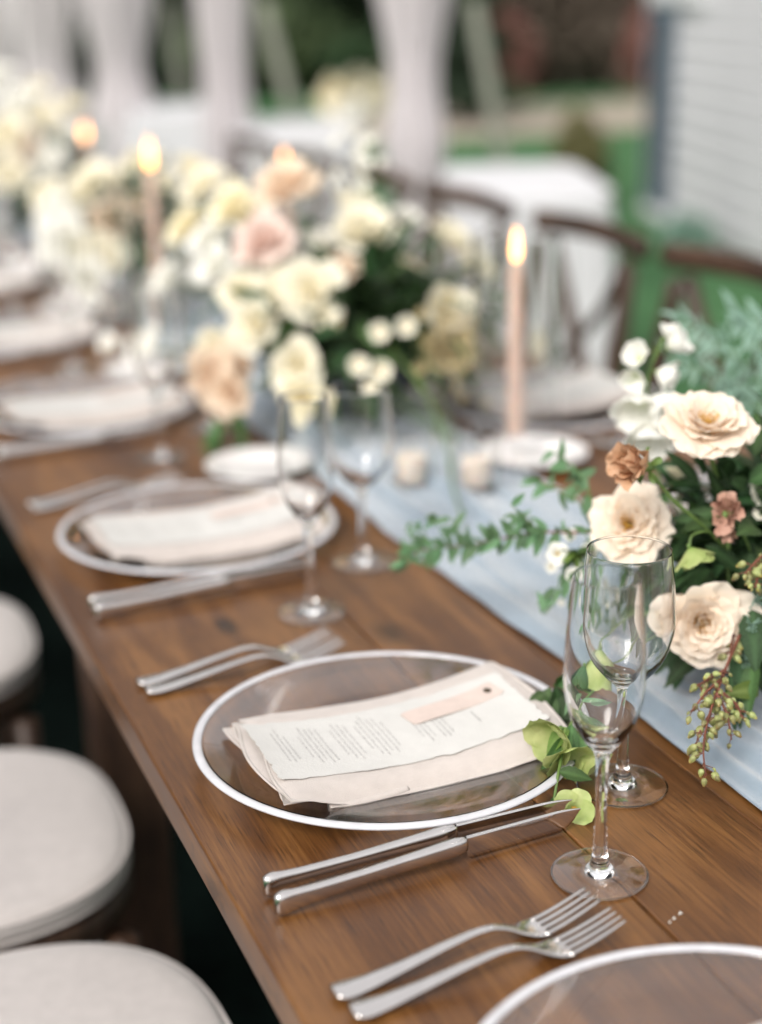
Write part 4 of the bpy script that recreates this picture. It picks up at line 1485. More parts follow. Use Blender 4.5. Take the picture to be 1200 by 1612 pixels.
rose(a1, (0.4135, 1.0750, 0.9893), (-0.93, -0.16, 0.26), 0.0280, "petal_apricot", 104, K=10, op=0.25, ruff=0.10, t0=0.15, roll=0.6, size_in=1.05, label="small apricot bud with crinkled petals in front of the roses", name="rose_bud")
rose(a1, (0.4913, 1.0600, 0.9422), (-0.55, -0.45, 0.35), 0.0185, "petal_mauve", 105, K=8, op=0.45, ruff=0.16, t0=0.3, label="faded mauve bud curling open right of the golden rose", name="rose_bud", size_in=0.9)
rose(a1, (0.4830, 1.0550, 0.9381), (-0.12, -0.30, -0.95), 0.0180, "petal_mauve", 106, K=7, op=0.0, ruff=0.05, t0=0.1, label="closed mauve bud hanging down", name="rose_bud", size_in=1.2)
rose(a1, (0.5206, 1.1900, 0.9327), (-0.15, -0.3, 0.94), 0.0185, "petal_cream", 107, K=12, op=0.25, ruff=0.05, label="round cream bud half hidden behind the apricot bud", name="rose_bud", size_in=0.8)
rose(a1, (0.5676, 1.1000, 0.9257), (0.0, -0.6, 0.8), 0.036, "petal_cream", 108, K=22, op=0.7, split=False, label="cream rose cut by the right edge")
# stems of the roses
stem(a1, [(0.4919, 1.1000, 0.9928), (0.5081, 1.1000, 0.9460), (0.5175, 1.1000, 0.9090), (0.5174, 1.0800, 0.8403), (0.590, 1.08, 0.83)], 0.0021)
stem(a1, [(0.4178, 1.0770, 0.9865), (0.4465, 1.0800, 0.9541), (0.4798, 1.0800, 0.9239), (0.5109, 1.0850, 0.8939), (0.575, 1.10, 0.84)], 0.0015)
stem(a1, [(0.4534, 1.1400, 0.8970), (0.4877, 1.1400, 0.8733), (0.5377, 1.1200, 0.8410), (0.585, 1.09, 0.83)], 0.0020)
stem(a1, [(0.4723, 1.0600, 0.8435), (0.5051, 1.0700, 0.8218), (0.59, 1.08, 0.83)], 0.0021)
stem(a1, [(0.4927, 1.0600, 0.9385), (0.5091, 1.0600, 0.9141), (0.5349, 1.0700, 0.8772), (0.60, 1.08, 0.84)], 0.0011)
stem(a1, [(0.5209, 1.1900, 0.9264), (0.5262, 1.1700, 0.8952), (0.59, 1.10, 0.84)], 0.0013)
# pale green hellebore between the roses
bell_flower(a1, (0.4487, 1.0550, 0.9181), (0.25, -0.45, -0.85), 0.0165, "petal_lime", 111, close=35, label="pale lime hellebore bloom above the full rose", ln=1.45)
stem(a1, [(0.4486, 1.0550, 0.9192), (0.4552, 1.0600, 0.9269), (0.4832, 1.0700, 0.9195), (0.5290, 1.0900, 0.8713)], 0.0012)
# snapdragon spike behind
sp = [(0.5515, 1.2700, 1.0488), (0.5358, 1.2700, 1.0127), (0.5314, 1.2600, 0.9711), (0.5357, 1.2300, 0.9014), (0.57, 1.14, 0.85)]
stem(a1, sp, 0.0018)
for (p, ax, R, s_) in [((0.5548, 1.2700, 1.0372), (0.6, -0.5, 0.5), 0.0130, 121), ((0.5253, 1.2700, 1.0296), (-0.7, -0.4, 0.5), 0.0110, 122), ((0.5162, 1.2600, 1.0183), (-0.6, -0.5, -0.3), 0.0100, 123),
                       ((0.5373, 1.2600, 1.0178), (0.5, -0.6, -0.2), 0.0120, 124), ((0.5234, 1.2600, 0.9943), (-0.6, -0.6, -0.4), 0.0190, 125), ((0.5244, 1.2500, 0.9945), (0.3, -0.8, -0.3), 0.0180, 126),
                       ((0.5225, 1.2500, 0.9695), (-0.3, -0.7, -0.5), 0.0190, 127), ((0.5311, 1.2500, 0.9685), (0.4, -0.8, -0.2), 0.0170, 128), ((0.5559, 1.2700, 1.0452), (0.2, -0.2, 1.0), 0.0085, 129)]:
    bell_flower(a1, p, ax, R * 1.3, "petal_white", s_, close=18, ln=1.6)
for k, (px_, ax) in enumerate([((0.5144, 1.2600, 1.0097), (-1, 0, 0.3)), ((0.5379, 1.2500, 0.9759), (1, -0.2, 0.1)), ((0.5337, 1.2700, 1.0318), (0.5, 0, 0.8)), ((0.5407, 1.2700, 1.0336), (1, 0, 0.0))]):
    leaf(a1, "lime", px_, ax, 0.012)
# white phlox with a spiky green heart, left of the golden rose
for (p, s_, R) in [((0.3845, 1.1700, 0.8845), 131, 0.0125), ((0.4153, 1.1700, 0.8821), 132, 0.0095), ((0.4021, 1.1800, 0.8969), 133, 0.0075), ((0.3951, 1.1600, 0.8659), 134, 0.0085), ((0.3890, 1.1900, 0.8641), 135, 0.0075)]:
    simple_flower(a1, p, (-0.3, -0.8, 0.4), R, "petal_white", s_)
    stem(a1, [p, tuple(V(p) + V((0.02, 0.01, -0.004))), (0.4331, 1.1600, 0.8691), (0.4764, 1.1200, 0.8450)], 0.0007)
for k in range(26):
    a = RNG.uniform(0, 6.28)
    leaf(a1, "lime" if k % 3 else "mid", (0.4000, 1.1650, 0.8837), (cos(a), -0.5 + RNG.uniform(-.4, .4), sin(a)), RNG.uniform(0.010, 0.019))
# tiny cream filler flowers behind the glasses
for k in range(26):
    px0 = V((0.4543, 1.2000, 0.8102)) + V((RNG.gauss(0, 0.020), RNG.gauss(0, 0.018), RNG.gauss(0, 0.018)))
    simple_flower(a1, tuple(px0), (RNG.uniform(-.8, .3), -0.7, RNG.uniform(-.1, .8)), RNG.uniform(0.0032, 0.0052), "petal_white", 200 + k, name="tiny_blossom")
    if k % 2 == 0:
        stem(a1, [tuple(px0), tuple(px0 + V((0.02, 0, -0.005))), (0.4951, 1.1700, 0.8175)], 0.00045)
for k in range(30):
    px0 = V((0.4611, 1.2000, 0.8156)) + V((RNG.gauss(0, 0.026), RNG.gauss(0, 0.02), RNG.gauss(0, 0.022)))
    leaf(a1, RNG.choice(["vine", "mid"]), px0, (RNG.uniform(-1, .3), RNG.uniform(-.8, .4), RNG.uniform(-.9, .5)), RNG.uniform(0.016, 0.026))

# hellebore stems lying over the charger and table
hb = [(0.4452, 1.0700, 0.8414), (0.3867, 1.0500, 0.8184), (0.3476, 1.0400, 0.8066), (0.3077, 1.0050, 0.7983), (0.2788, 0.9670, 0.7855), (0.2682, 0.9550, 0.7676)]
stem(a1, hb, 0.0017)
stem(a1, [(0.4608, 1.0800, 0.8500), (0.4250, 1.1000, 0.8397), (0.3876, 1.0900, 0.8290), (0.3667, 1.0800, 0.8129)], 0.0014)
bell_flower(a1, (0.3631, 1.0600, 0.8311), (-0.30, -0.25, -0.92), 0.0190, "petal_lime", 141, close=8, label="drooping lime hellebore bell seen through the flute", ln=1.9)
bell_flower(a1, (0.3473, 1.0600, 0.8247), (-0.45, -0.35, -0.85), 0.0150, "leaf_mid", 142, close=15, ln=1.8, name="green_bract")
for (p, ax, s_, kd) in [((0.3278, 1.0750, 0.8033), (-0.6, -0.5, -0.6), 0.034, "mid"), ((0.3299, 1.0700, 0.8061), (0.1, -0.5, -0.85), 0.038, "dark"), ((0.3242, 1.0750, 0.7992), (-0.9, -0.3, -0.2), 0.026, "mid"), ((0.3337, 1.0700, 0.8018), (-0.2, -0.6, -0.75), 0.040, "dark"), ((0.3264, 1.0700, 0.7979), (-0.4, -0.7, -0.6), 0.034, "mid"),
                        ((0.3037, 1.0000, 0.8042), (-0.8, -0.4, -0.25), 0.030, "lime"), ((0.3077, 1.0000, 0.8062), (-0.3, -0.6, -0.5), 0.036, "mid"), ((0.3011, 0.9950, 0.7985), (-0.7, -0.5, -0.3), 0.036, "mid"), ((0.3138, 0.9950, 0.7987), (0.6, -0.5, -0.4), 0.030, "mid"), ((0.3079, 0.9950, 0.8028), (0.2, -0.7, -0.6), 0.034, "mid"),
                        ((0.2777, 0.9650, 0.7868), (0.6, -0.3, -0.1), 0.028, "mid"), ((0.2692, 0.9570, 0.7703), (-0.15, -0.6, -0.35), 0.022, "mid"), ((0.2692, 0.9570, 0.7692), (0.8, -0.4, -0.1), 0.024, "mid"),
                        ((0.3215, 1.0200, 0.8059), (0.6, -0.3, 0.2), 0.026, "vine"), ((0.3336, 1.0200, 0.7989), (0.9, -0.2, 0.1), 0.024, "vine"), ((0.3269, 1.0300, 0.8121), (-0.6, -0.5, 0.1), 0.022, "vine")]:
    leaf(a1, kd, p, ax, s_, up=(-0.3, -0.5, 0.8))
stem(a1, [(0.3446, 1.0400, 0.8043), (0.3401, 1.0650, 0.8033), (0.3314, 1.0750, 0.8049)], 0.0012)
bell_flower(a1, (0.2951, 0.9980, 0.8041), (-0.85, -0.50, -0.22), 0.0225, "petal_lime", 143, close=42, label="lime hellebore resting on the napkin's corner", ln=1.30)
bell_flower(a1, (0.2957, 0.9850, 0.7930), (-0.15, -0.78, -0.50), 0.0225, "petal_lime", 144, close=48, label="lime hellebore hanging over the charger's rim", ln=1.25)
bell_flower(a1, (0.3086, 0.9820, 0.7883), (0.30, -0.70, -0.55), 0.0185, "petal_lime", 145, close=40, ln=1.35, label="lime hellebore beside the flute's stem")
simple_flower(a1, (0.2802, 0.9430, 0.7632), (-0.35, -0.62, 0.66), 0.0195, "petal_lime", 146, n=4, cup=66, label="lime bloom lying on the table by the knife tips", wid=0.7)

# trailing vine to the left
vine = [(0.4342, 1.1200, 0.9182), (0.4092, 1.1600, 0.9046), (0.3820, 1.2000, 0.8961), (0.3628, 1.2400, 0.8800), (0.3438, 1.2700, 0.8669), (0.3238, 1.3000, 0.8576), (0.2994, 1.3300, 0.8450)]
vc = curve3(vine, 12)
stem(a1, vine, 0.0011, "stem_red", "vine_stem")
for i in range(6, len(vc) - 1):
    if RNG.random() < 0.30:
        continue
    p = V(vc[i])
    for s in ((-1, 1) if i % 3 else (RNG.choice((-1, 1)),)):
        d = V((RNG.uniform(-0.9, 0.1), RNG.uniform(-0.4, 0.3), s * RNG.uniform(0.3, 1.0) - 0.12))
        leaf(a1, "vine", p, d, RNG.uniform(0.011, 0.024), up=(-0.2, -0.7, 0.6))
    if i % 6 == 2:                                           # side shoots
        q = p + V((RNG.uniform(-0.03, 0.0), RNG.uniform(-0.02, 0.02), RNG.choice([-0.022, 0.03, 0.035])))
        stem(a1, [tuple(p), tuple((p + q) / 2 + V((0.003, 0, 0.002))), tuple(q)], 0.0006, "stem_green", "vine_stem")
        for k in range(5):
            leaf(a1, "vine", p.lerp(q, 0.3 + 0.17 * k), (RNG.uniform(-1, 1), RNG.uniform(-.5, .3), RNG.uniform(-.8, .8)), RNG.uniform(0.010, 0.020), up=(-0.2, -0.7, 0.6))
for (p0, p1, n_) in [((0.4383, 1.2000, 0.9020), (0.4151, 1.2800, 0.9167), 12), ((0.4458, 1.2100, 0.9073), (0.4382, 1.2800, 0.9445), 14), ((0.4345, 1.2000, 0.9181), (0.4506, 1.2600, 0.9252), 8), ((0.4150, 1.1700, 0.8932), (0.3856, 1.1900, 0.8256), 10), ((0.4195, 1.1600, 0.8835), (0.3618, 1.1500, 0.8363), 7), ((0.4175, 1.1500, 0.8688), (0.3851, 1.1400, 0.8162), 9)]:
    p0, p1 = V(p0), V(p1)
    mid = (p0 + p1) / 2 + V((0.004, 0.0, 0.008))
    stem(a1, [tuple(p0), tuple(mid), tuple(p1)], 0.0007, "stem_green", "vine_stem")
    for k in range(n_):
        q = p0.lerp(p1, 0.15 + 0.85 * k / (n_ - 1)) + V((0, 0, 0.008 * sin(pi * k / n_)))
        leaf(a1, "vine", q, (RNG.uniform(-1, .6), RNG.uniform(-.5, .3), RNG.uniform(-1.0, .6)), RNG.uniform(0.012, 0.023), up=(-0.2, -0.7, 0.6))

# feathery blue-green sprays at the upper right
for (p0, p1, n_) in [((0.7592, 1.3600, 0.9339), (0.6813, 1.4400, 1.0214), 30), ((0.7665, 1.3600, 0.9472), (0.7426, 1.4400, 1.0262), 24), ((0.7505, 1.3400, 0.9113), (0.6501, 1.4200, 0.9895), 26), ((0.7716, 1.3600, 0.9889), (0.7670, 1.4200, 1.0168), 14), ((0.7407, 1.3200, 0.9034), (0.6892, 1.3800, 0.9726), 20)]:
    p0, p1 = V(p0), V(p1)
    stem(a1, [tuple(p0), tuple((p0 + p1) / 2 + V((0, 0, 0.012))), tuple(p1)], 0.0010, "stem_green", "vine_stem")
    for k in range(n_):
        q = p0.lerp(p1, 0.1 + 0.9 * k / (n_ - 1)) + V((0, 0, 0.012 * sin(pi * k / n_)))
        s = 1 if k % 2 else -1
        leaf(a1, "teal", q, (RNG.uniform(-1, 0), RNG.uniform(-.4, .3), s * RNG.uniform(0.4, 1)), RNG.uniform(0.016, 0.030), up=(-0.2, -0.7, 0.6))

# the dark leaves the roses sit in
def not_over(p):
    return p.y > 1.075 or (p.x > 0.515 and p.z < 0.92) or (p.x > 0.53 and p.y > 1.05)
leaf_shell(a1, ["dark", "dark", "lance", "mid"], 170, (0.600, 1.125, 0.880), (0.135, 0.10, 0.105), 0.046, RNG, zmin=0.80, keep=not_over)
filler(a1, 1500, (0.615, 1.135, 0.87), (0.115, 0.085, 0.09), 0.014, 5)
leaf_shell(a1, ["dark", "mid", "lance"], 46, (0.5151, 1.1700, 0.8366), (0.042, 0.035, 0.062), 0.040, RNG)
leaf_shell(a1, ["dark", "dark", "lance"], 44, (0.5225, 1.1000, 0.8690), (0.050, 0.03, 0.075), 0.044, RNG)
for (p, ax, s_, kd) in [((0.5127, 1.1200, 0.9839), (0.5, 0.1, -0.85), 0.05, "lance"), ((0.5186, 1.1000, 0.9357), (0.9, -0.3, 0.1), 0.065, "dark"), ((0.5315, 1.1200, 0.9459), (0.95, -0.1, -0.4), 0.055, "mid"), ((0.5113, 1.1400, 0.9431), (-0.5, 0.1, 0.6), 0.045, "lance"),
                        ((0.5376, 1.1000, 0.9507), (0.7, -0.4, 0.5), 0.05, "mid"), ((0.4798, 1.0200, 0.8397), (-0.25, -0.45, -0.9), 0.075, "lance"), ((0.4902, 1.0300, 0.8339), (0.3, -0.5, -0.85), 0.070, "lance"), ((0.4909, 1.0200, 0.8669), (-0.35, -0.6, -0.6), 0.055, "dark"),
                        ((0.4785, 1.0600, 0.8243), (-0.95, -0.3, -0.35), 0.062, "lance"), ((0.4784, 1.0700, 0.8265), (-0.85, -0.2, -0.55), 0.055, "lance"), ((0.4584, 1.0900, 0.8285), (-0.6, -0.3, -0.9), 0.045, "dark"), ((0.4653, 1.0800, 0.8250), (-0.4, -0.3, -0.9), 0.05, "dark"),
                        ((0.4802, 0.9900, 0.8079), (-0.9, -0.3, 0.25), 0.034, "lime"), ((0.4578, 1.0000, 0.8226), (-0.1, -0.4, -1), 0.05, "lance"), ((0.4826, 1.0000, 0.8296), (-0.6, -0.5, -0.5), 0.05, "mid"),
                        ((0.4840, 1.1200, 0.8987), (-0.9, -0.3, 0.2), 0.05, "mid"), ((0.4934, 1.1200, 0.9094), (-0.7, -0.5, -0.2), 0.055, "dark"), ((0.4875, 1.0900, 0.9019), (0.5, -0.8, -0.2), 0.05, "dark"), ((0.5131, 1.0600, 0.9018), (-0.2, -0.8, -0.6), 0.05, "dark"),
                        ((0.5182, 1.0600, 0.9244), (-0.6, -0.6, 0.3), 0.05, "mid"), ((0.4799, 1.1300, 0.9083), (0.6, -0.5, 0.5), 0.05, "mid"), ((0.4681, 1.1300, 0.8736), (-0.6, -0.5, -0.5), 0.05, "mid"), ((0.4624, 1.1300, 0.8499), (-0.5, -0.5, -0.8), 0.05, "dark"),
                        ((0.4692, 1.1200, 0.8585), (-0.9, -0.5, -0.3), 0.05, "dark"), ((0.4635, 1.1200, 0.8348), (-0.8, -0.4, 0.3), 0.045, "mid")]:
    leaf(a1, kd, p, ax, s_, up=(-0.3, -0.6, 0.7))
# frilly seed heads, right edge
for (cx_, seed_) in [((0.4785, 1.0050, 0.8283), 1), ((0.4826, 1.0100, 0.8576), 2), ((0.4935, 1.0200, 0.8751), 3), ((0.4707, 1.0000, 0.7967), 4)]:
    c0 = V(cx_)
    mb = MB()
    for k in range(22):
        a, b = RNG.uniform(0, 6.28), RNG.uniform(-0.6, 1.0)
        d = V((cos(a) * 0.8, -0.5 + sin(a) * 0.6, b)).normalized()
        tp = c0 + d * RNG.uniform(0.006, 0.010)
        mb.tube([tuple(c0), tuple(c0.lerp(tp, 0.6) + V((0, 0, 0.0005))), tuple(tp)], 0.00028, 4)
        mb.tube([tuple(tp - d * 0.0006), tuple(tp), tuple(tp + d * 0.0006)], [0.0003, 0.0009, 0.0003], 5)
    mb.build("seed_head", "leaf_teal", a1)
    stem(a1, [tuple(c0), tuple(c0 + V((0.02, 0.01, -0.005))), tuple(c0 + V((0.05, 0.05, -0.02)))], 0.0006)

# hanging berry sprigs (urn-shaped buds on red stalks)
berry_me = MB().lathe(smooth_prof([(0, 0), (0.0016, 0.0002), (0.0029, 0.0020), (0.0030, 0.0040), (0.0020, 0.0066), (0.0011, 0.0078), (0.0013, 0.0084), (0.0, 0.0082)], 3), 14)
berry_me.T[0] = np.clip((berry_me.V[0][:, 2] - 0.0055) / 0.003, 0, 1)
berry_me = berry_me.mesh("berry", "berry")


def berry_sprig(paths, label, per=10, sc=1.0, seed=3):
    rr = random.Random(seed)
    root = None
    for pi_, path in enumerate(paths):
        c = curve3(path, 8)
        o = MB().tube([tuple(p) for p in c], [0.0013 * (1.1 - 0.7 * i / len(c)) for i in range(len(c))], 7).build("berry_sprig" if root is None else "side_stalk", "stem_red", root or a1)
        if root is None:
            root = o
            o["label"] = label
        n_ = int(per * len(path))
        stalks = MB()
        for k in range(n_):
            f = 0.32 + 0.68 * k / n_ if pi_ == 0 else 0.15 + 0.85 * k / n_
            p = V(c[min(int(f * (len(c) - 1)), len(c) - 1)])
            d = V((rr.uniform(-1, 1), rr.uniform(-1, 0.6), rr.uniform(-0.9, 0.25))).normalized()
            q = p + d * rr.uniform(0.004, 0.008)
            stalks.tube([tuple(p), tuple(q)], 0.0004, 4)
            b = bpy.data.objects.new("berry", berry_me)
            dd = (d + V((0, 0, -0.8))).normalized()
            b.matrix_local = axis_matrix(q, dd, rr.random() * 6, sc * rr.choice([0.45, 0.7, 0.9, 1.0, 1.15]))
            link(b, root)
        stalks.build("pedicels", "stem_red", root)


berry_sprig([[(0.4723, 1.0100, 0.8507), (0.4340, 0.9750, 0.8374), (0.4008, 0.9450, 0.8175), (0.3838, 0.9250, 0.8024), (0.3805, 0.9150, 0.7846)],
             [(0.4171, 0.9600, 0.8301), (0.4180, 0.9450, 0.8168), (0.4165, 0.9350, 0.7992)],
             [(0.4277, 0.9700, 0.8350), (0.4075, 0.9600, 0.8319), (0.3873, 0.9500, 0.8224)],
             [(0.4350, 0.9750, 0.8401), (0.4173, 0.9700, 0.8382), (0.4021, 0.9650, 0.8364)],
             [(0.4053, 0.9500, 0.8172), (0.3902, 0.9400, 0.8108), (0.3834, 0.9350, 0.8006)],
             [(0.4182, 0.9600, 0.8327), (0.4302, 0.9500, 0.8206), (0.4309, 0.9450, 0.8125)]], "spray of yellow green berries hanging over the blue runner", per=5, sc=0.9)
berry_sprig([[(0.5202, 1.0300, 0.9163), (0.4870, 1.0100, 0.9167), (0.4662, 1.0000, 0.9094)], [(0.5071, 1.0200, 0.9102), (0.4806, 1.0000, 0.9071), (0.4710, 0.9900, 0.9009)], [(0.4828, 1.0300, 0.8500), (0.4680, 1.0150, 0.8426), (0.4568, 1.0000, 0.8402)]], "cluster of yellow green berries at the right edge", per=6, sc=0.9, seed=5)


# ================== the other arrangements ==================
def soft_bloom_mesh(mat, K, op, seed, ruff=0.06):
    rng = np.random.default_rng(seed)
    mb = MB()
    for P, T in bloom_petals(K, 1.0, op, rng, 7, 7, ruff):
        mb.grid(P, T)
    return mb.mesh("bloom", mat)


SOFT = {}


def soft(parent, mat, loc, R, axis, rng, name="rose", op=0.75, label=None):
    key = (mat, op)
    if key not in SOFT:
        SOFT[key] = [soft_bloom_mesh(mat, 20, op, hash_ + len(SOFT) * 7) for hash_ in (1, 2)]
    o = bpy.data.objects.new(name, rng.choice(SOFT[key]))
    o.matrix_local = axis_matrix(loc, axis, rng.random() * 6, R)
    if label:
        o["label"] = label
    return link(o, parent)


# --- large bouquet in the middle of the picture
a2 = thing("flower_arrangement", "large bouquet of cream, peach and pink blooms left of the burning taper", "bouquet", (0, 0, 0), 0, "bouquets down the middle of the table")
bowl(a2, 0.115, 0.105, "grey_bowl", (0.565, 2.14, TZ + 0.004))
r2_ = random.Random(21)
B2 = [  # px, py, Y, radius m, material, kind
    ((0.5894, 2.1600, 1.0278), 0.047, "petal_cream", "rose"), ((0.4652, 2.0500, 0.9713), 0.046, "petal_cream", "rose"), ((0.4836, 2.2000, 1.0975), 0.045, "petal_peach", "rose"), ((0.4234, 2.1200, 1.0337), 0.042, "petal_pink", "rose"),
    ((0.4166, 2.2400, 1.0717), 0.034, "petal_butter", "rose"), ((0.6379, 2.0000, 0.9368), 0.038, "petal_cream", "ranunculus"), ((0.6409, 1.9900, 0.8897), 0.040, "petal_khaki", "hydrangea"), ((0.6263, 2.0300, 0.8693), 0.030, "petal_khaki", "hydrangea"),
    ((0.3251, 2.0800, 0.8632), 0.040, "petal_peach", "rose"), ((0.3401, 2.0400, 0.8446), 0.032, "petal_peach", "rose"), ((0.3450, 2.1200, 0.8917), 0.030, "petal_cream", "rose"), ((0.3612, 2.0800, 0.8731), 0.026, "petal_peach", "rose"), ((0.4325, 2.2200, 1.0617), 0.034, "petal_cream", "rose"), ((0.4261, 2.0800, 0.9672), 0.034, "petal_cream", "rose"), ((0.3891, 2.2800, 1.0198), 0.034, "petal_white", "rose"), ((0.4214, 2.1200, 0.9931), 0.030, "petal_white", "rose"), ((0.4000, 1.9300, 0.9000), 0.034, "petal_cream", "rose"), ((0.3951, 1.9000, 0.8576), 0.027, "petal_butter", "rose"),
    ((0.3851, 2.0600, 0.9320), 0.034, "petal_cream", "rose"), ((0.3973, 2.3400, 1.0888), 0.036, "petal_cream", "rose"), ((0.3832, 2.3800, 1.0248), 0.034, "petal_butter", "rose"), ((0.3796, 2.2200, 0.9862), 0.034, "petal_white", "rose"),
    ((0.7596, 2.2400, 0.9948), 0.036, "petal_cream", "rose"), ((0.7909, 2.2200, 0.9520), 0.030, "petal_cream", "rose"), ((0.9187, 2.2400, 0.8094), 0.030, "petal_cream", "rose"), ((0.6716, 2.2000, 0.9600), 0.026, "petal_butter", "rose"),
    ((0.6136, 2.2600, 1.0541), 0.032, "petal_cream", "rose"), ((0.5310, 2.1800, 1.0127), 0.030, "petal_white", "rose"), ((0.3823, 2.1200, 0.9691), 0.030, "petal_cream", "rose"), ((0.5283, 2.1000, 0.9871), 0.026, "petal_peach", "rose"),
    ((0.7065, 2.2800, 1.0255), 0.028, "petal_white", "rose"), ((0.4553, 2.1200, 0.9994), 0.032, "petal_white", "rose"), ((0.3517, 2.4000, 0.9466), 0.030, "petal_white", "rose"), ((0.4797, 2.0200, 0.9391), 0.018, "petal_butter", "rose")]
for (p, R, mt, nm) in B2:
    c0 = V((0.56, 2.14, 0.90))
    ax = (V(p) - c0).normalized() * 0.8 + V((-0.25, -0.75, 0.35))
    soft(a2, mt, p, R * 1.22, ax, r2_, nm, op=0.75 if nm == "rose" else 0.45)
    stem(a2, [tuple(V(p) - ax.normalized() * R * 0.3), tuple((V(p) + c0) / 2 + V((0, 0, -0.02))), (0.565, 2.14, 0.86)], 0.002)
for (p, R, s_) in [((0.5180, 1.9300, 0.9324), 0.0185, 1), ((0.5574, 1.9300, 0.9373), 0.0185, 2), ((0.4749, 1.9000, 0.8982), 0.0190, 3), ((0.5067, 1.9000, 0.8861), 0.020, 4), ((0.4885, 1.8900, 0.8684), 0.017, 5)]:
    simple_flower(a2, p, (-0.35, -0.85, 0.3), R, "petal_cream", 300 + s_, cup=62)
    stem(a2, [tuple(V(p) + V((0.002, 0.006, 0))), tuple(V(p) + V((0.03, 0.02, -0.03))), (0.6188, 1.9000, 0.7696)], 0.0014)
# wandering green stem reaching down to the runner
stem(a2, [(0.5360, 1.9300, 0.9032), (0.5583, 1.8800, 0.8627), (0.5548, 1.8000, 0.8121), (0.5111, 1.6800, 0.7907), (0.4787, 1.5800, 0.7825)], 0.0022)
# tall white sprays above
for k in range(26):
    f = k / 26
    b = V((0.6144, 2.2600, 1.0830)).lerp(V((0.6586, 2.3000, 1.1684)), f) + V((r2_.gauss(0, 0.020), r2_.gauss(0, 0.02), r2_.gauss(0, 0.006)))
    simple_flower(a2, tuple(b), (r2_.uniform(-.8, .6), -0.7, r2_.uniform(-.2, .8)), r2_.uniform(0.009, 0.014), "petal_white", 330 + k, cup=55)
stem(a2, [(0.565, 2.14, 0.9), (0.6111, 2.2400, 1.0565), (0.6588, 2.3000, 1.1731)], 0.002)
leaf_shell(a2, ["dark", "dark", "mid", "lance", "mid"], 230, (0.562, 2.14, 0.915), (0.185, 0.21, 0.110), 0.058, r2_, zmin=0.80)
filler(a2, 2600, (0.57, 2.16, 0.905), (0.16, 0.18, 0.09), 0.018, 7)
for k in range(30):                                          # khaki plume flowers drooping at the right
    b = V((0.6363, 1.9800, 0.8783)) + V((r2_.gauss(0, 0.022), r2_.gauss(0, 0.012), r2_.gauss(0, 0.032)))
    simple_flower(a2, tuple(b), (r2_.uniform(-.8, .6), -0.8, r2_.uniform(-.5, .5)), r2_.uniform(0.010, 0.015), "petal_khaki", 370 + k, cup=50)
for k in range(12):
    leaf(a2, "mid", V((0.3230, 2.0200, 0.7762)) + V((r2_.gauss(0, .015), r2_.gauss(0, .012), r2_.uniform(-0.01, 0.05))), (r2_.uniform(-1, .3), -0.3, r2_.uniform(-1, .2)), 0.04, rng=r2_)

# --- small white flower lying on the near-side bread plate of the third setting
sf = thing("white_flower_sprig", "small white blossoms lying beside the second bouquet on the near side", "flower", (0.352, 2.60, TZ + 0.022))
for k in range(9):
    simple_flower(sf, (r2_.gauss(0, 0.030), r2_.gauss(0, 0.022), 0.008 + abs(r2_.gauss(0, 0.010))), (r2_.uniform(-.6, .3), -0.5, 0.8), r2_.uniform(0.020, 0.027), "petal_white", 420 + k, cup=60)
for k in range(7):
    leaf(sf, "mid", (0.05 + r2_.gauss(0, 0.010), -0.02 + r2_.gauss(0, 0.01), 0.002), (r2_.uniform(-.5, 1), -0.5, 0.15), 0.04, rng=r2_)
MB().tube([(-0.03, 0, 0.001), (0.03, -0.01, 0.004), (0.08, -0.02, 0.001)], 0.0018, 8).build("stem", "stem_green", sf)


def loose_bouquet(name_label, cx, cyy, blooms, seed, rad=(0.16, 0.18, 0.10), nleaf=110, bowl_mat="grey_bowl", z=TZ, cz=0.14, fill=900, group="bouquets down the middle of the table", br=0.11):
    rr = random.Random(seed)
    t = thing("flower_arrangement", name_label, "bouquet", (cx, cyy, z), 0, group)
    bowl(t, br, 0.10, bowl_mat, (0, 0, 0.004))
    for (p, R, mt) in blooms:
        pl = V(p) - V((cx, cyy, z))
        ax = (pl - V((0, 0, cz))).normalized() * 0.8 + V((-0.2, -0.7, 0.4))
        soft(t, mt, tuple(pl), R * 1.15, ax, rr, "rose")
        stem(t, [tuple(pl), tuple(pl * 0.5 + V((0, 0, 0.05))), (0, 0, 0.09)], 0.002)
    leaf_shell(t, ["dark", "mid", "mid", "dark"], nleaf, (0, 0, cz), rad, 0.055, rr, zmin=0.05)
    filler(t, fill, (0, 0, cz), (rad[0] * 0.85, rad[1] * 0.85, rad[2] * 0.85), 0.018, seed)
    return t


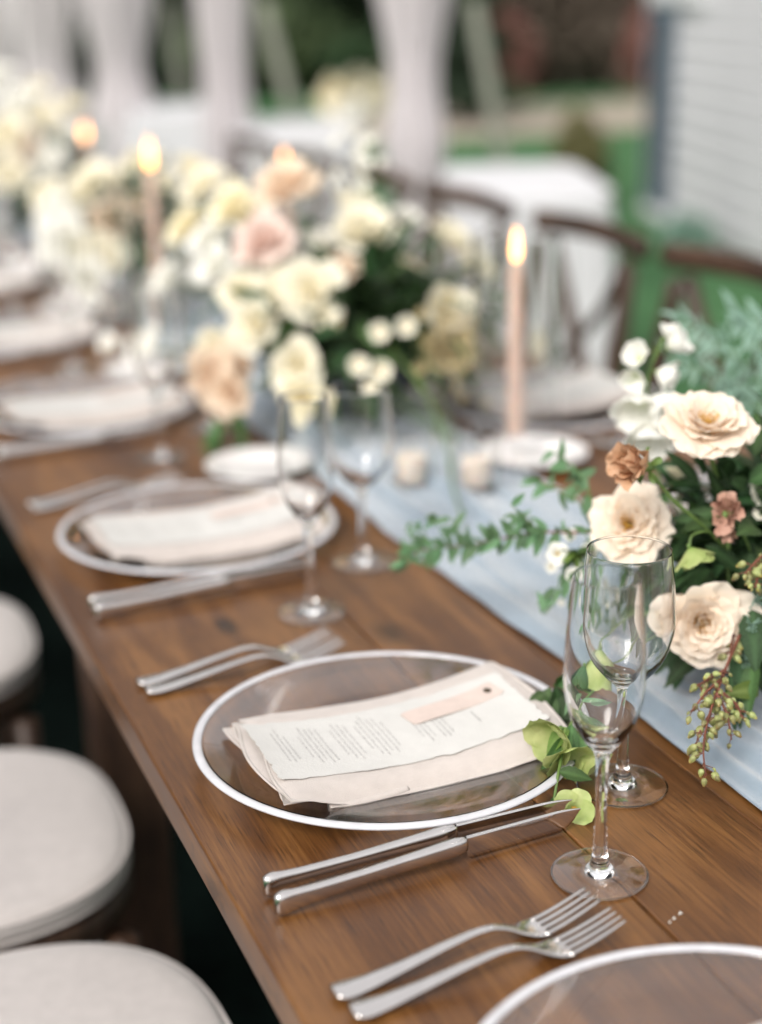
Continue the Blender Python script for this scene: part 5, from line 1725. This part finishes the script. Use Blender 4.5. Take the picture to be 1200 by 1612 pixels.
loose_bouquet("second bouquet of cream and yellow blooms behind the large one", 0.50, 3.20, [
    ((0.4094, 3.2200, 1.0008), 0.055, "petal_cream"), ((0.3208, 3.0600, 0.9160), 0.060, "petal_white"), ((0.3705, 3.0200, 0.8928), 0.048, "petal_cream"), ((0.4877, 3.2000, 0.9564), 0.052, "petal_peach"), ((0.5658, 3.2500, 0.9851), 0.050, "petal_cream"),
    ((0.6334, 3.3000, 1.0093), 0.045, "petal_butter"), ((0.5350, 3.3000, 1.0325), 0.040, "petal_butter"), ((0.3190, 3.1400, 0.9622), 0.045, "petal_white"), ((0.3339, 2.9800, 0.8524), 0.045, "petal_white"), ((0.5356, 3.0500, 0.8562), 0.050, "petal_white"),
    ((0.6744, 3.3000, 0.9866), 0.05, "petal_cream"), ((0.4784, 3.2600, 1.0028), 0.045, "petal_cream"), ((0.4265, 3.1400, 0.9420), 0.045, "petal_peach"), ((0.5892, 3.1600, 0.9148), 0.052, "petal_butter"), ((0.4634, 2.9800, 0.8224), 0.04, "petal_white"), ((0.3076, 3.2000, 0.9942), 0.035, "petal_cream")],
    31, rad=(0.20, 0.22, 0.12), nleaf=130)
loose_bouquet("third bouquet of pale blooms at the far left end of the table", 0.50, 4.35, [
    ((0.4612, 4.4000, 1.1040), 0.060, "petal_white"), ((0.5171, 4.3500, 1.0625), 0.055, "petal_cream"), ((0.3889, 4.2000, 1.0379), 0.055, "petal_cream"), ((0.5470, 4.3000, 1.0226), 0.050, "petal_white"), ((0.4347, 4.2000, 1.0031), 0.050, "petal_peach"),
    ((0.4311, 4.5000, 1.1593), 0.055, "petal_white"), ((0.5329, 4.5000, 1.1297), 0.045, "petal_cream"), ((0.3725, 4.1000, 0.9509), 0.05, "petal_cream"), ((0.5982, 4.4000, 1.0894), 0.04, "petal_cream"), ((0.4807, 4.1500, 0.9722), 0.045, "petal_white")],
    33, rad=(0.20, 0.22, 0.14), nleaf=110)
loose_bouquet("pale bouquet standing on the second white clothed table", *(2.674, 7.581), [
    ((2.6461, 7.5410, 0.9330), 0.10, "petal_cream"), ((2.7578, 7.4796, 0.8849), 0.09, "petal_cream"), ((2.5508, 7.5631, 0.8897), 0.09, "petal_butter"), ((2.7542, 7.6366, 1.0027), 0.08, "petal_cream"), ((2.5646, 7.4246, 0.8348), 0.08, "petal_white"), ((2.8396, 7.5911, 0.9699), 0.08, "petal_butter")],
    35, rad=(0.18, 0.18, 0.18), nleaf=60, z=0.747, cz=0.30, bowl_mat="porcelain", group="bouquets on the clothed tables")

# scraps on the wood beside the forks
cr = MB()
for (x, y, r) in [(*(0.2724, 0.7868), 0.0011), (*(0.2797, 0.7904), 0.0015), (*(0.2671, 0.7841), 0.0007)]:
    cr.tube([(x - r, y, TZ + 0.0008), (x, y + r * 0.4, TZ + 0.0016), (x + r, y, TZ + 0.0008)], [0.0003, 0.0010, 0.0003], 6)
tag(cr.build("petal_scrap", "petal_white"), "tiny white scraps on the wood between the flute's foot and the cropped charger", "crumb")
x, y = (0.3170, 0.9448)
o = leaf(None, "lime", (x, y, TZ + 0.0025), (1, -0.3, 0.0), 0.012)
o.name = "leaf_scrap"
tag(o, "tiny green leaf scrap beside the wine glass's foot", "leaf")
for (p, R, mt, s_) in [((0.665, 1.025, 0.905), 0.040, "petal_blush", 511), ((0.705, 1.135, 0.925), 0.038, "petal_cream", 512), ((0.655, 1.215, 0.945), 0.036, "petal_blush", 513)]:
    rose(a1, p, (V(p) - V((0.60, 1.11, 0.85))), R, mt, s_, K=24, op=0.75, split=False)
